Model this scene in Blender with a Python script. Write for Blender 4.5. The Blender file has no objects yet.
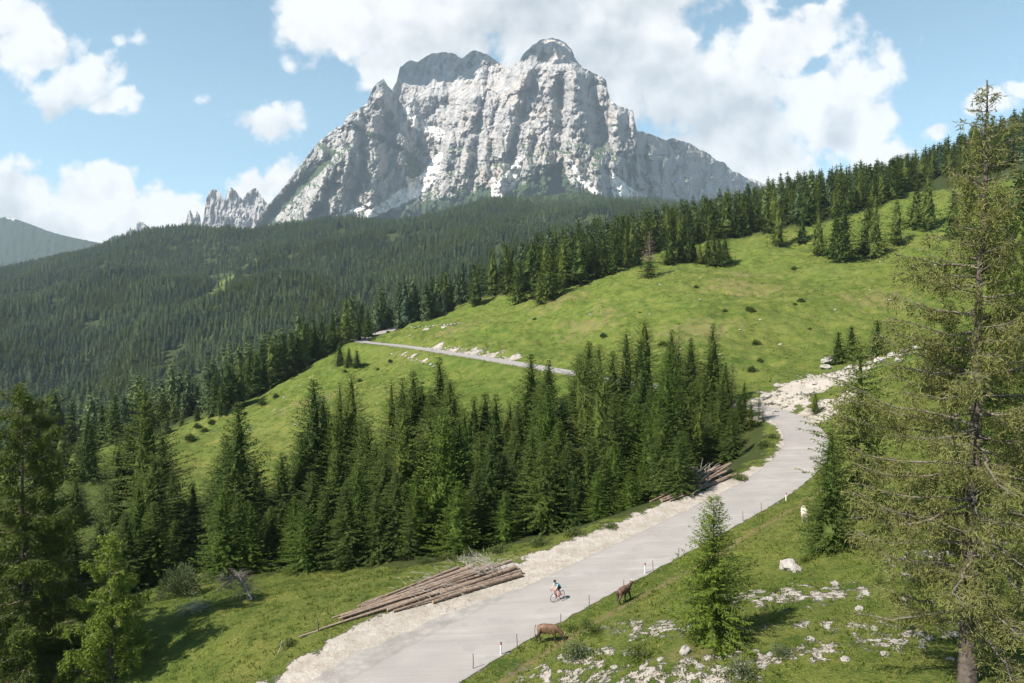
SKYV = 1.20; CLOUD_LIT = (7.2, 7.15, 7.1); CLOUD_DIM = (3.9, 4.2, 4.5)
HAZE_COL = (.68, .84, 1.0, 1); HAZE_D = 4.3e-5; EXPO = 1.17
import bpy, bmesh, math, random
import numpy as np
from mathutils import Vector
random.seed(7); rng = np.random.default_rng(7)
sc = bpy.context.scene
C = sc.collection
W, H, F = 1024.0, 683.0, 683.0
CZ = 60.0                      # camera height above the datum
PITCH = math.radians(2.5)
CP, SP = math.cos(PITCH), math.sin(PITCH)

def unproj(px, py, d):
    """point at forward distance d seen at a photo position"""
    px = np.asarray(px, float); py = np.asarray(py, float); d = np.asarray(d, float)
    v = (341.5 - py) / F * d
    return (px - 512.0) / F * d, d * CP + v * SP, CZ - d * SP + v * CP
def project(x, y, z):
    zz = z - CZ
    d = y * CP - zz * SP
    v = y * SP + zz * CP
    return 512 + F * x / d, 341.5 - F * v / d, d
def sstep(a, b, x):
    t = np.clip((x - a) / (b - a), 0, 1)
    return t * t * (3 - 2 * t)

# ---------------------------------------------------------------- noise
_perm = np.random.default_rng(3).permutation(256)
_perm = np.concatenate([_perm, _perm, _perm])
_g3 = np.random.default_rng(5).normal(size=(256, 3)); _g3 /= np.linalg.norm(_g3, axis=1)[:, None]
def perlin(x, y, z=0.0):
    x, y, z = np.broadcast_arrays(np.asarray(x, float), np.asarray(y, float), np.asarray(z, float))
    xi = np.floor(x).astype(int); yi = np.floor(y).astype(int); zi = np.floor(z).astype(int)
    xf, yf, zf = x - xi, y - yi, z - zi
    u, v, w = [t * t * t * (t * (t * 6 - 15) + 10) for t in (xf, yf, zf)]
    out = 0
    for i in (0, 1):
        for j in (0, 1):
            for k in (0, 1):
                h = _perm[_perm[_perm[(xi + i) & 255] + ((yi + j) & 255)] + ((zi + k) & 255)]
                g = _g3[h]
                dot = g[..., 0] * (xf - i) + g[..., 1] * (yf - j) + g[..., 2] * (zf - k)
                out = out + dot * (u if i else 1 - u) * (v if j else 1 - v) * (w if k else 1 - w)
    return out * 1.5
def fbm(x, y, z=0.0, oct=4, gain=0.5, lac=2.03):
    a, s = 1.0, 0.0
    for o in range(oct):
        s = s + a * perlin(np.asarray(x) * lac ** o + 17.3 * o, np.asarray(y) * lac ** o - 9.1 * o, np.asarray(z) * lac ** o + 3.7 * o)
        a *= gain
    return s
def ridged(x, y, z=0.0, oct=4, gain=0.5, lac=2.1):
    a, s = 1.0, 0.0
    for o in range(oct):
        s = s + a * (1 - 2 * np.abs(perlin(np.asarray(x) * lac ** o + 11.3 * o, np.asarray(y) * lac ** o + 5.1 * o, np.asarray(z) * lac ** o)))
        a *= gain
    return s

# ---------------------------------------------------------------- materials
def nodes_of(name):
    m = bpy.data.materials.new(name); m.use_nodes = True
    nt = m.node_tree
    return m, nt, nt.nodes, nt.links, nt.nodes['Principled BSDF']
def N(nt, kind, **kw):
    n = nt.nodes.new(kind)
    for k, v in kw.items():
        if k.startswith('i_'):
            key = k[2:]
            n.inputs[int(key) if key.isdigit() else key].default_value = v
        else: setattr(n, k, v)
    return n
def noise_n(nt, vec, scale, detail=4, rough=.55, dim='3D'):
    n = N(nt, 'ShaderNodeTexNoise', noise_dimensions=dim)
    n.inputs['Scale'].default_value = scale; n.inputs['Detail'].default_value = detail; n.inputs['Roughness'].default_value = rough
    if vec is not None: nt.links.new(vec, n.inputs['Vector'])
    return n.outputs['Fac']
def ramp(nt, fac, stops):
    r = N(nt, 'ShaderNodeValToRGB')
    e = r.color_ramp.elements
    while len(e) < len(stops): e.new(.5)
    for q, (p, c) in zip(e, stops):
        q.position = p
        q.color = (*c, 1) if hasattr(c, '__len__') else (c, c, c, 1)
    nt.links.new(fac, r.inputs[0])
    return r.outputs[0]
def mixc(nt, fac, a, b, mode='MIX'):
    n = N(nt, 'ShaderNodeMix', data_type='RGBA', blend_type=mode)
    for s, v in ((n.inputs[0], fac), (n.inputs[6], a), (n.inputs[7], b)):
        if hasattr(v, 'links') or isinstance(v, bpy.types.NodeSocket): nt.links.new(v, s)
        elif hasattr(v, '__len__'): s.default_value = (*v, 1)
        else: s.default_value = v
    return n.outputs[2]
def mth(nt, op, a, b=None, c=None, clamp=False):
    n = N(nt, 'ShaderNodeMath', operation=op, use_clamp=clamp)
    for s, v in zip(n.inputs, (a, b, c)):
        if v is None: continue
        if isinstance(v, bpy.types.NodeSocket): nt.links.new(v, s)
        else: s.default_value = v
    return n.outputs[0]
def bump(nt, bsdf, h, strength, dist):
    b = N(nt, 'ShaderNodeBump'); b.inputs['Strength'].default_value = strength; b.inputs['Distance'].default_value = dist
    nt.links.new(h, b.inputs['Height']); nt.links.new(b.outputs[0], bsdf.inputs['Normal'])
def simple(name, col, rough=.7, var=.25, scale=6, metal=0.0):
    """one colour with noise wear"""
    m, nt, nd, lk, b = nodes_of(name)
    t = N(nt, 'ShaderNodeTexCoord').outputs['Object']
    f = noise_n(nt, t, scale)
    lo = tuple(c * (1 - var) for c in col); hi = tuple(min(1, c * (1 + var)) for c in col)
    lk.new(ramp(nt, f, [(.3, lo), (.7, hi)]), b.inputs['Base Color'])
    b.inputs['Roughness'].default_value = rough; b.inputs['Metallic'].default_value = metal
    b.inputs['Specular IOR Level'].default_value = .3
    return m

# ---------------------------------------------------------------- mesh helpers
def mesh_np(name, V, Fc, mats, mat_idx=None, smooth=False):
    """V (n,3); Fc (m,k) array or list of such arrays"""
    if not isinstance(Fc, (list, tuple)): Fc = [Fc]
    Fc = [np.asarray(f) for f in Fc if len(f)]
    me = bpy.data.meshes.new(name)
    V = np.ascontiguousarray(V, dtype=np.float32)
    me.vertices.add(len(V)); me.vertices.foreach_set('co', V.ravel())
    loops = np.concatenate([f.ravel() for f in Fc]).astype(np.int32)
    tot = np.concatenate([np.full(len(f), f.shape[1]) for f in Fc]).astype(np.int32)
    start = np.concatenate([[0], np.cumsum(tot)[:-1]]).astype(np.int32)
    me.loops.add(len(loops)); me.loops.foreach_set('vertex_index', loops)
    me.polygons.add(len(tot)); me.polygons.foreach_set('loop_start', start)
    try: me.polygons.foreach_set('loop_total', tot)
    except Exception: pass
    if mat_idx is not None: me.polygons.foreach_set('material_index', np.asarray(mat_idx, np.int32))
    me.polygons.foreach_set('use_smooth', np.full(len(tot), smooth))
    me.update(calc_edges=True); me.validate()
    for m in (mats if isinstance(mats, (list, tuple)) else [mats]): me.materials.append(m)
    return me
def link(name, me, parent=None, loc=None):
    o = bpy.data.objects.new(name, me); C.objects.link(o)
    if parent is not None: o.parent = parent
    if loc is not None: o.location = loc
    return o
def tag(o, label=None, cat=None, group=None, kind=None):
    if label: o['label'] = label
    if cat: o['category'] = cat
    if group: o['group'] = group
    if kind: o['kind'] = kind
    return o
def thing(name, label, cat, loc=(0, 0, 0), rz=0.0, group=None):
    o = bpy.data.objects.new(name, None); C.objects.link(o)
    o.empty_display_size = .3
    o.location = loc; o.rotation_euler = (0, 0, rz)
    return tag(o, label, cat, group)
class MB:
    """collects vertices and faces into one mesh"""
    def __init__(s): s.v = []; s.f = []; s.mi = []
    def add(s, vs, fs, mi=0):
        b = len(s.v); s.v += [tuple(map(float, p)) for p in vs]
        s.f += [tuple(b + i for i in f) for f in fs]; s.mi += [mi] * len(fs)
    def tube(s, pts, rad, n=8, mi=0, caps=True, cap_mi=None, squash=None):
        pts = [Vector([float(c) for c in p]) for p in pts]; m = len(pts)
        rad = [float(q) for q in rad] if hasattr(rad, "__len__") else [float(rad)] * m
        rings = []; ref = Vector((0, 0, 1))
        t0 = (pts[-1] - pts[0]).normalized()
        if abs(t0.z) > .9: ref = Vector((0, 1, 0))
        for i, p in enumerate(pts):
            t = (pts[min(i + 1, m - 1)] - pts[max(i - 1, 0)]).normalized()
            a = t.cross(ref).normalized(); b = a.cross(t).normalized()
            q = squash or (1, 1)
            rings.append([p + rad[i] * (math.cos(2 * math.pi * k / n) * a * q[0] + math.sin(2 * math.pi * k / n) * b * q[1]) for k in range(n)])
        vs = [p for r in rings for p in r]
        fs = [(i * n + k, i * n + (k + 1) % n, (i + 1) * n + (k + 1) % n, (i + 1) * n + k) for i in range(m - 1) for k in range(n)]
        s.add(vs, fs, mi)
        if caps:
            s.add(rings[0], [tuple(range(n))[::-1]], mi if cap_mi is None else cap_mi)
            s.add(rings[-1], [tuple(range(n))], mi if cap_mi is None else cap_mi)
    def box(s, c, size, mi=0, rz=0):
        cx, cy, cz = c; a, b, h = [q / 2 for q in size]
        ca, sa = math.cos(rz), math.sin(rz)
        vs = [(cx + ca * x - sa * y, cy + sa * x + ca * y, cz + z) for z in (-h, h) for x, y in ((-a, -b), (a, -b), (a, b), (-a, b))]
        s.add(vs, [(3, 2, 1, 0), (4, 5, 6, 7), (0, 1, 5, 4), (1, 2, 6, 5), (2, 3, 7, 6), (3, 0, 4, 7)], mi)
    def torus(s, c, R, r, axis='x', n=24, k=6, mi=0):
        vs = []
        for i in range(n):
            a = 2 * math.pi * i / n
            for j in range(k):
                b = 2 * math.pi * j / k
                q = R + r * math.cos(b)
                vs.append((c[0] + q * math.cos(a), c[1] + r * math.sin(b), c[2] + q * math.sin(a)))
        fs = [(i * k + j, ((i + 1) % n) * k + j, ((i + 1) % n) * k + (j + 1) % k, i * k + (j + 1) % k) for i in range(n) for j in range(k)]
        s.add(vs, fs, mi)
    def mesh(s, name, mats, smooth=False):
        me = bpy.data.meshes.new(name); me.from_pydata(s.v, [], s.f)
        for m in (mats if isinstance(mats, (list, tuple)) else [mats]): me.materials.append(m)
        me.polygons.foreach_set('material_index', s.mi)
        me.polygons.foreach_set('use_smooth', [smooth] * len(s.f)); me.update()
        return me
    def build(s, name, mats, parent=None, smooth=False, loc=None): return link(name, s.mesh(name, mats, smooth), parent, loc)

# ---------------------------------------------------------------- camera
cam = bpy.data.cameras.new('camera'); co = bpy.data.objects.new('camera', cam); C.objects.link(co)
co.location = (0, 0, CZ); co.rotation_euler = (math.pi / 2 - PITCH, 0, 0)
cam.sensor_width = 36; cam.lens = 36 * F / W; cam.clip_start = .5; cam.clip_end = 40000
sc.camera = co

# ---------------------------------------------------------------- terrain function
ROADC = [(330,728,41.2),(400,683,45),(470,642,50),(545,602,55.3),(620,564,61.6),(700,523,70.2),(760,491,79.7),(795,465,89.5),(807,446,98.5),(801,429,109),(780,415,118.5),
         (745,406,127),(700,397,136),(640,385,152),(560,371,182),(510,362.5,204),(450,353,235),(405,346.5,270),(375,343.5,291),(361,341.5,304),(366,337.5,316),(385,332,330),(400,327,345)]
def catmull(P, n=20):
    P = np.asarray(P, float); P = np.vstack([2 * P[0] - P[1], P, 2 * P[-1] - P[-2]])
    out = []
    for i in range(1, len(P) - 2):
        t = np.linspace(0, 1, n, endpoint=False)[:, None]
        a, b, c, d = P[i - 1], P[i], P[i + 1], P[i + 2]
        out.append(.5 * (2 * b + (c - a) * t + (2 * a - 5 * b + 4 * c - d) * t ** 2 + (3 * b - a - 3 * c + d) * t ** 3))
    out.append(P[-2][None]); return np.vstack(out)
def resample(P, step):
    s = np.concatenate([[0], np.cumsum(np.linalg.norm(np.diff(P, axis=0), axis=1))])
    q = np.arange(0, s[-1], step)
    return np.stack([np.interp(q, s, P[:, k]) for k in range(P.shape[1])], 1)
_rp = np.array([unproj(*p) for p in ROADC])
_rp0 = catmull(_rp)
for _ in range(60): _rp0[1:-1, 2] = .25 * _rp0[:-2, 2] + .5 * _rp0[1:-1, 2] + .25 * _rp0[2:, 2]
ROAD = resample(_rp0, .6)
ROAD_S = np.arange(len(ROAD)) * .6
_t = np.gradient(ROAD[:, :2], axis=0); _t /= np.linalg.norm(_t, axis=1)[:, None]
ROAD_L = np.stack([-_t[:, 1], _t[:, 0]], 1)        # left-hand normal
RHW = 3.15
def s_at(px, py):
    x, y, z = project(ROAD[:, 0], ROAD[:, 1], ROAD[:, 2])[0:3]
    return ROAD_S[np.argmin((x - px) ** 2 + (y - py) ** 2)]
def road_near(x, y):
    """distance to the road's centre line, side (+ left), index"""
    x = np.asarray(x, float).ravel(); y = np.asarray(y, float).ravel()
    D = np.full(len(x), 1e3); I = np.zeros(len(x), int)
    lo = ROAD[:, :2].min(0) - 30; hi = ROAD[:, :2].max(0) + 30
    m = np.where((x > lo[0]) & (x < hi[0]) & (y > lo[1]) & (y < hi[1]))[0]
    R = ROAD[:, :2].astype(np.float32)
    for k in range(0, len(m), 20000):
        q = m[k:k + 20000]
        d2 = (x[q].astype(np.float32)[:, None] - R[:, 0]) ** 2 + (y[q].astype(np.float32)[:, None] - R[:, 1]) ** 2
        j = d2.argmin(1); I[q] = j; D[q] = np.sqrt(d2[np.arange(len(q)), j])
    dx = x - ROAD[I, 0]; dy = y - ROAD[I, 1]
    side = dx * ROAD_L[I, 0] + dy * ROAD_L[I, 1]
    return D, side, I

TP = [ # px, py, distance
 (130,650,58),(300,640,54),(240,580,78),(400,570,72),(330,575,75),(130,620,64),(60,683,56),(20,720,55),(300,760,42),(450,800,36),(600,800,30),(750,760,30),
 (980,690,29),(1120,690,30),(900,800,24),(600,645,44),(720,640,39),(640,683,36),(800,650,36),(800,560,53),(830,540,55),(700,562,59),(860,520,62),(900,600,42),(860,470,84),
 (900,450,88),(1000,560,45),(1000,450,75),(800,385,136),(850,370,145),(765,398,132),(900,358,138),(940,350,130),(1010,370,112),(700,350,170),(620,350,195),(560,345,225),(700,320,205),
 (640,300,245),(640,277,275),(520,302,310),(440,322,325),(800,330,190),(800,290,235),(730,267,300),(840,261,285),(900,246,300),(920,200,350),(930,300,205),(1010,300,190),(1010,230,270),
 (950,184,410),(1010,152,410),(1090,120,420),(850,198,440),(760,216,440),(700,231,430),(640,246,410),(580,258,400),(520,277,390),
 (330,352,310),(270,387,275),(215,414,245),(180,442,208),(180,487,155),(300,420,190),(400,380,215),(450,376,205),(270,460,145),(90,470,160),(75,505,125),
 (450,560,76),(520,542,78),(620,517,86),(740,462,104),
 (50,390,900),(0,340,1300),(0,275,2300),(100,250,2450),(180,232,2550),(270,234,2600),(340,232,2600),(200,290,1550),(300,300,1200),(400,260,1550),(500,240,1550),(600,217,2000),
 (450,219,2300),(540,199,2700),(640,214,2400),(700,210,2600),(390,228,2500),(100,320,1350),(-120,400,900),(-120,300,2300),
]
TH = [ # px, distance, height below/above the camera
 (500,110,-25),(600,130,-22),(400,110,-29),(300,108,-32),(950,650,50),(700,650,15),(520,600,-30),(400,480,-55),(250,420,-78),(100,330,-75),(0,280,-68),(-100,200,-60),
 (200,720,-112),(350,720,-85),(450,800,-50),(600,900,0),(0,600,-112),(0,450,-95),(100,3500,250),(300,3500,330),(540,3500,560),(700,3500,450),(0,3400,100),(1000,1500,0),(1000,3500,100),
 (850,1500,60),(1150,1500,50),(512,4,-19),(0,4,-19),(1024,4,-18),(0,20,-27),(1024,14,-16),(512,18,-21),(1200,120,-6),(1200,300,50),(-150,100,-45),(-150,50,-36),(-150,500,-100),(1200,40,-14),
 (0,6000,100),(512,6000,400),(1024,6000,100)]
P3 = [np.array(unproj(*p)) for p in TP] + [np.array(((a - 512) / F * d, d, CZ + h)) for a, d, h in TH] + [ROAD[i] for i in range(0, len(ROAD), 18)]
P3 = np.array(P3)
def _uv(x, y):
    r = np.hypot(x, y) + 1e-6
    az = np.clip(np.arctan2(x, y), -.85, .85)
    return np.stack([az, np.log(r)], 1), r
_cu, _cr = _uv(P3[:, 0], P3[:, 1])
def _k(a, b):
    d2 = ((a[:, None, :] - b[None]) ** 2).sum(2)
    return .5 * d2 * np.log(d2 + 1e-12)
_n = len(P3)
_A = np.zeros((_n + 3, _n + 3)); _A[:_n, :_n] = _k(_cu, _cu) + np.eye(_n) * 2e-4
_Pm = np.hstack([np.ones((_n, 1)), _cu]); _A[:_n, _n:] = _Pm; _A[_n:, :_n] = _Pm.T
_w = np.linalg.solve(_A, np.concatenate([(P3[:, 2] - CZ) / (_cr + 40), np.zeros(3)]))
def zbase(x, y):
    out = np.empty(len(x))
    for k in range(0, len(x), 40000):
        u, r = _uv(x[k:k + 40000], y[k:k + 40000])
        u = np.minimum(u, [9, math.log(6500)])
        out[k:k + 40000] = CZ + (r + 40) * (_k(u, _cu) @ _w[:_n] + np.hstack([np.ones((len(u), 1)), u]) @ _w[_n:])
    return out
def zfun(x, y, info=False):
    x = np.asarray(x, float).ravel(); y = np.asarray(y, float).ravel()
    z = zbase(x, y); r = np.hypot(x, y)
    amp = np.clip(r / 60, .5, 4)
    z = z + amp * (.35 * fbm(x / 14, y / 14, 0, 3) + .16 * fbm(x / 3.1, y / 3.1, 4, 2)) * sstep(5000, 1000, r)
    z = z + sstep(100, 190, r) * sstep(700, 420, r) * (1.5 * fbm(x / 38, y / 38, 6, 3))
    z = z + sstep(500, 1400, r) * sstep(3300, 2500, r) * (20 * fbm(x / 170, y / 170, 1, 3) + 58 * fbm(x / 430, y / 430, 2, 2))
    D, side, I = road_near(x, y)
    lw = np.interp(ROAD_S[I], LOT_S, LOT_W)
    edge = np.where(side > 0, RHW + lw, RHW + .5)
    t = sstep(0, 1, (D - edge) / np.where(side > 0, 9, 5))
    z = np.where(D < 60, (ROAD[I, 2] - .02) * (1 - t) + z * t, z)
    if info: return z, D, side, I
    return z
# width of the gravel lot on the left of the road
LOT_S = np.array([0, s_at(400,683), s_at(470,642), s_at(545,602), s_at(620,564), s_at(700,523), s_at(760,491), s_at(795,465), s_at(801,429), 400])
LOT_W = np.array([4.5, 5.2, 5.6, 5.2, 4.0, 3.2, 2.2, .5, .3, .3])
_mz = {}
def ground(px, py, dmin=8, dmax=4000):
    """where the sight line through a photo position meets the ground"""
    t = np.geomspace(dmin, dmax, 900)
    x, y, z = unproj(px, py, t)
    g = zfun(x, y) - z
    i = np.where(g > 0)[0]
    if not len(i): return None
    i = max(1, i[0]); t2 = np.linspace(t[i - 1], t[i], 40)
    x, y, z = unproj(px, py, t2); g = zfun(x, y) - z
    j = np.where(g > 0)[0]; j = j[0] if len(j) else -1
    return Vector((x[j], y[j], zfun([x[j]], [y[j]])[0]))
def at(px, d):
    x, y, _ = unproj(px, 341, d)
    return Vector((float(x), float(y), float(zfun([x], [y])[0])))
# ---------------------------------------------------------------- setting: terrain sheet
az = np.concatenate([np.linspace(-80, -41, 40), np.linspace(-40, 40, 640), np.linspace(41, 80, 40)]) * math.pi / 180
rr = np.concatenate([np.geomspace(3, 20, 24)[:-1], np.arange(20, 135, .42), np.geomspace(135, 360, 150), np.geomspace(364, 5200, 170)])
AZ, RR = np.meshgrid(az, rr)
TX, TY = (RR * np.sin(AZ)).ravel(), (RR * np.cos(AZ)).ravel()
TZ, TD, TS, TI = zfun(TX, TY, True)
na, nr = len(az), len(rr)
gi = np.arange(na * nr).reshape(nr, na)
quads = np.stack([gi[:-1, :-1], gi[:-1, 1:], gi[1:, 1:], gi[1:, :-1]], -1).reshape(-1, 4)[:, ::-1]
PXT, PYT, PDT = project(TX, TY, TZ)
r_ = np.hypot(TX, TY)
gravel = np.zeros(len(TX)); forest = np.zeros(len(TX)); dry = np.zeros(len(TX))
# gravel lot beside the road, earth verge on the right
lw = np.interp(ROAD_S[TI], LOT_S, LOT_W)
nz = fbm(TX / 2.2, TY / 2.2, 8, 4)
e = np.where(TS > 0, RHW + lw, RHW - .75)
gravel = np.maximum(gravel, sstep(.9, -.5, TD - e + nz * 1.0))
# cow track on the right verge
trk = np.exp(-((TD - (RHW + 2.6 + .5 * fbm(TX / 9, TY / 9, 2, 2))) / .42) ** 2) * (TS < 0) * (PDT < 105)
dry = np.maximum(dry, trk * .9)
def blob(pts, target, r, amp=1.0, sc_=3.0, nscale=.6):
    """irregular patch round places seen in the photo"""
    global gravel, dry
    for q in pts:
        px, py = q[0], q[1]; g = ground(px, py)
        rr_ = q[2] if len(q) > 2 else r
        k = np.where((np.abs(TX - g.x) < rr_ * 2.2) & (np.abs(TY - g.y) < rr_ * 2.2))[0]
        dd = np.hypot(TX[k] - g.x, (TY[k] - g.y)) / rr_
        m = sstep(1.15, .55, dd + nscale * fbm(TX[k] / sc_, TY[k] / sc_, 21, 4)) * amp
        if target == 'g': gravel[k] = np.maximum(gravel[k], m)
        else: dry[k] = np.maximum(dry[k], m)
# pale scree by the road bend
blob([(765,409,5),(780,400,7),(800,386,7),(820,379,8),(840,374,8),(855,369,6),(772,418,4),(790,421,4),(815,416,4.5),(832,404,3.5),(850,395,3),(888,357,2.5),(905,354,2.5)], 'g', 5, 1, 3)
# rubble bank by the far road, stones on the hill
blob([(430,349,5),(450,351,5),(470,353,5),(490,356,5),(508,360,4),(425,329,2.5),(445,326,2.5),(405,353,1.6),(412,357,1.8),(425,359.5,1.6)], 'g', 5, .9, 4)
# stony terraces on the meadow below the verge
for (x0, y0, x1, y1, w, n) in [(590,630,690,622,.9,14),(640,631,700,629,.8,8),(690,664,830,652,.7,14),(500,674,680,674,1.0,14),(745,598,860,590,1.1,12),(640,683,760,676,.9,12),(720,600,800,585,.9,10),(860,640,1010,632,.9,14),(560,655,640,650,.8,8),(760,628,900,622,.5,12),(880,560,1000,545,.8,10)]:
    for k in range(n):
        t = (k + random.random()) / n
        blob([(x0 + (x1 - x0) * t, y0 + (y1 - y0) * t + random.uniform(-4, 4), w * random.uniform(.6, 1.5))], 'g', 1, random.uniform(.38, .68), .8, 1.5)
# dry, trodden patches in the hill meadow
blob([(735,285,9),(745,275,7),(740,295,7),(700,330,9),(880,300,10),(760,290,8),(590,325,9),(455,330,7),(310,400,8),(690,655,1.5),(560,300,9)], 'd', 5, .42, 4, 1.6)
# forest floor
meadow_edge = np.array([(-400,520),(0,470),(60,455),(150,440),(215,412),(270,385),(330,348),(380,332),(430,313),(500,297),(560,290),(600,276),(640,258),(700,244),(740,240),(780,232),(820,226),(880,208),(930,184),(960,178),(1024,170),(1400,150)])
fe = np.interp(PXT, meadow_edge[:, 0], meadow_edge[:, 1])
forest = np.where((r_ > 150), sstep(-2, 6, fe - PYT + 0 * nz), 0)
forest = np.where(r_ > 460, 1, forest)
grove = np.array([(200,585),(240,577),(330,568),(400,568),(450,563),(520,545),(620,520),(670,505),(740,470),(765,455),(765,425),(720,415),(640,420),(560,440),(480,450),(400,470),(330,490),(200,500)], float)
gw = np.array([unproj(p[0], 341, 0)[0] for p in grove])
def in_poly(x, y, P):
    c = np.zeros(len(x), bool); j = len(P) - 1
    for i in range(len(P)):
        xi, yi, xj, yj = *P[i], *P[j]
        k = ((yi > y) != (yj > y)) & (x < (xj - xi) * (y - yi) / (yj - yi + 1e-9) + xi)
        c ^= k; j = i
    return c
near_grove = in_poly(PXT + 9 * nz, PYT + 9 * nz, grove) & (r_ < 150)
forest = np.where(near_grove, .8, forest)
left_shading = in_poly(PXT + 30 * nz, PYT + 14 * nz, [(-200,470),(120,480),(170,500),(190,560),(150,590),(90,640),(40,720),(-200,760)]) & (r_ < 260)  # wooded slope at left: its shading is put into the floor colour
forest = np.where(left_shading, .55, forest)
# clearings in the distant forest
def clear_mask(x, y, px, py, d):
    m = np.zeros(len(px), bool)
    for P in ([(205,300),(215,285),(222,272),(232,266),(240,270),(232,282),(222,300)],[(238,272),(250,260),(262,256),(258,264),(246,272)],[(523,292),(530,272),(545,262),(556,266),(552,276),(560,292)],[(440,196),(520,184),(560,165),(600,180),(618,196),(540,200),(470,204)]):
        m |= in_poly(px, py, P) & (d > 450)
    return m
cl = clear_mask(TX, TY, PXT, PYT + 2.5 * nz, r_)
forest = np.where(cl, np.where(r_ > 1900, 1.0, .3), forest)
forest *= (1 - gravel * (r_ < 400))
# ---- terrain material
def terrain_mat():
    m, nt, nd, lk, b = nodes_of('meadow_and_forest_floor')
    geo = N(nt, 'ShaderNodeNewGeometry').outputs['Position']
    at_ = N(nt, 'ShaderNodeVertexColor', layer_name='mask')
    sep = N(nt, 'ShaderNodeSeparateColor'); lk.new(at_.outputs[0], sep.inputs[0])
    n1 = noise_n(nt, geo, .05, 5, .6); n2 = noise_n(nt, geo, .4, 5, .65); n3 = noise_n(nt, geo, 2.6, 5, .7); n4 = noise_n(nt, geo, 9, 3, .7)
    n0 = noise_n(nt, geo, .016, 4, .6); n15 = noise_n(nt, geo, .16, 5, .7)
    g = ramp(nt, n1, [(.30, (.076, .120, .016)), (.5, (.112, .152, .025)), (.70, (.158, .182, .041))])
    g = mixc(nt, ramp(nt, n0, [(.44, 0.0), (.64, .5)]), g, (.150, .150, .034))
    g = mixc(nt, ramp(nt, n15, [(.33, .75), (.47, 0.0)]), g, (.050, .088, .010))
    g = mixc(nt, ramp(nt, n15, [(.55, 0.0), (.70, .65)]), g, (.22, .20, .048))
    g = mixc(nt, ramp(nt, n2, [(.36, .65), (.47, 0.0)]), g, (.046, .085, .011))
    g = mixc(nt, ramp(nt, n2, [(.54, 0.0), (.70, .7)]), g, (.22, .205, .055))
    g = mixc(nt, ramp(nt, n3, [(.36, .6), (.48, 0.0)]), g, (.040, .070, .013))
    g = mixc(nt, ramp(nt, n3, [(.54, 0.0), (.72, .65)]), g, (.225, .215, .06))
    g = mixc(nt, ramp(nt, n4, [(.34, .55), (.54, 0.0)]), g, (.040, .058, .015))
    g = mixc(nt, ramp(nt, n4, [(.63, 0.0), (.72, .35)]), g, (.34, .32, .22))
    dr = mixc(nt, n3, (.15, .11, .05), (.27, .205, .115))
    dfac = mth(nt, 'MULTIPLY', sep.outputs[2], mth(nt, 'ADD', .35, n3), clamp=True)
    g = mixc(nt, dfac, g, dr)
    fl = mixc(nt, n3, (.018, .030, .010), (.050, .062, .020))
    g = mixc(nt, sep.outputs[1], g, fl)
    st = mth(nt, 'ADD', mth(nt, 'MULTIPLY', noise_n(nt, geo, 11, 4, .75), .6), mth(nt, 'MULTIPLY', noise_n(nt, geo, 1.3, 5, .7), .4))
    gr = ramp(nt, st, [(.34, (.12, .10, .08)), (.44, (.26, .225, .19)), (.54, (.325, .295, .262)), (.68, (.42, .392, .358))])
    gr = mixc(nt, ramp(nt, n2, [(.35, .6), (.55, 0.0)]), gr, (.22, .19, .155))
    gf = mth(nt, 'ADD', sep.outputs[0], mth(nt, 'MULTIPLY', mth(nt, 'SUBTRACT', mth(nt, 'ADD', mth(nt, 'MULTIPLY', n3, .6), mth(nt, 'MULTIPLY', n4, .4)), .5), 2.6))
    gf = mth(nt, 'MULTIPLY', ramp(nt, gf, [(.40, 0.0), (.62, 1.0)]), ramp(nt, sep.outputs[0], [(.05, 0.0), (.25, 1.0)]))
    col = mixc(nt, gf, g, gr)
    lk.new(col, b.inputs['Base Color']); b.inputs['Roughness'].default_value = .95; b.inputs['Specular IOR Level'].default_value = .1
    hh = mth(nt, 'ADD', mth(nt, 'MULTIPLY', n3, 1.0), mth(nt, 'MULTIPLY', n4, .5))
    hh = mth(nt, 'MULTIPLY', hh, mth(nt, 'SUBTRACT', 1.0, mth(nt, 'MULTIPLY', gf, .75)))
    bump(nt, b, hh, 1.0, .45)
    return m
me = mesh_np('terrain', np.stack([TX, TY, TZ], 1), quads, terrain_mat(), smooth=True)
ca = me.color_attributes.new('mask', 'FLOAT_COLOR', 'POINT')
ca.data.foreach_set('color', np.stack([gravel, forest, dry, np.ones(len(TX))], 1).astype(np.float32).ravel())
tag(link('terrain', me), kind='structure')

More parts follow.
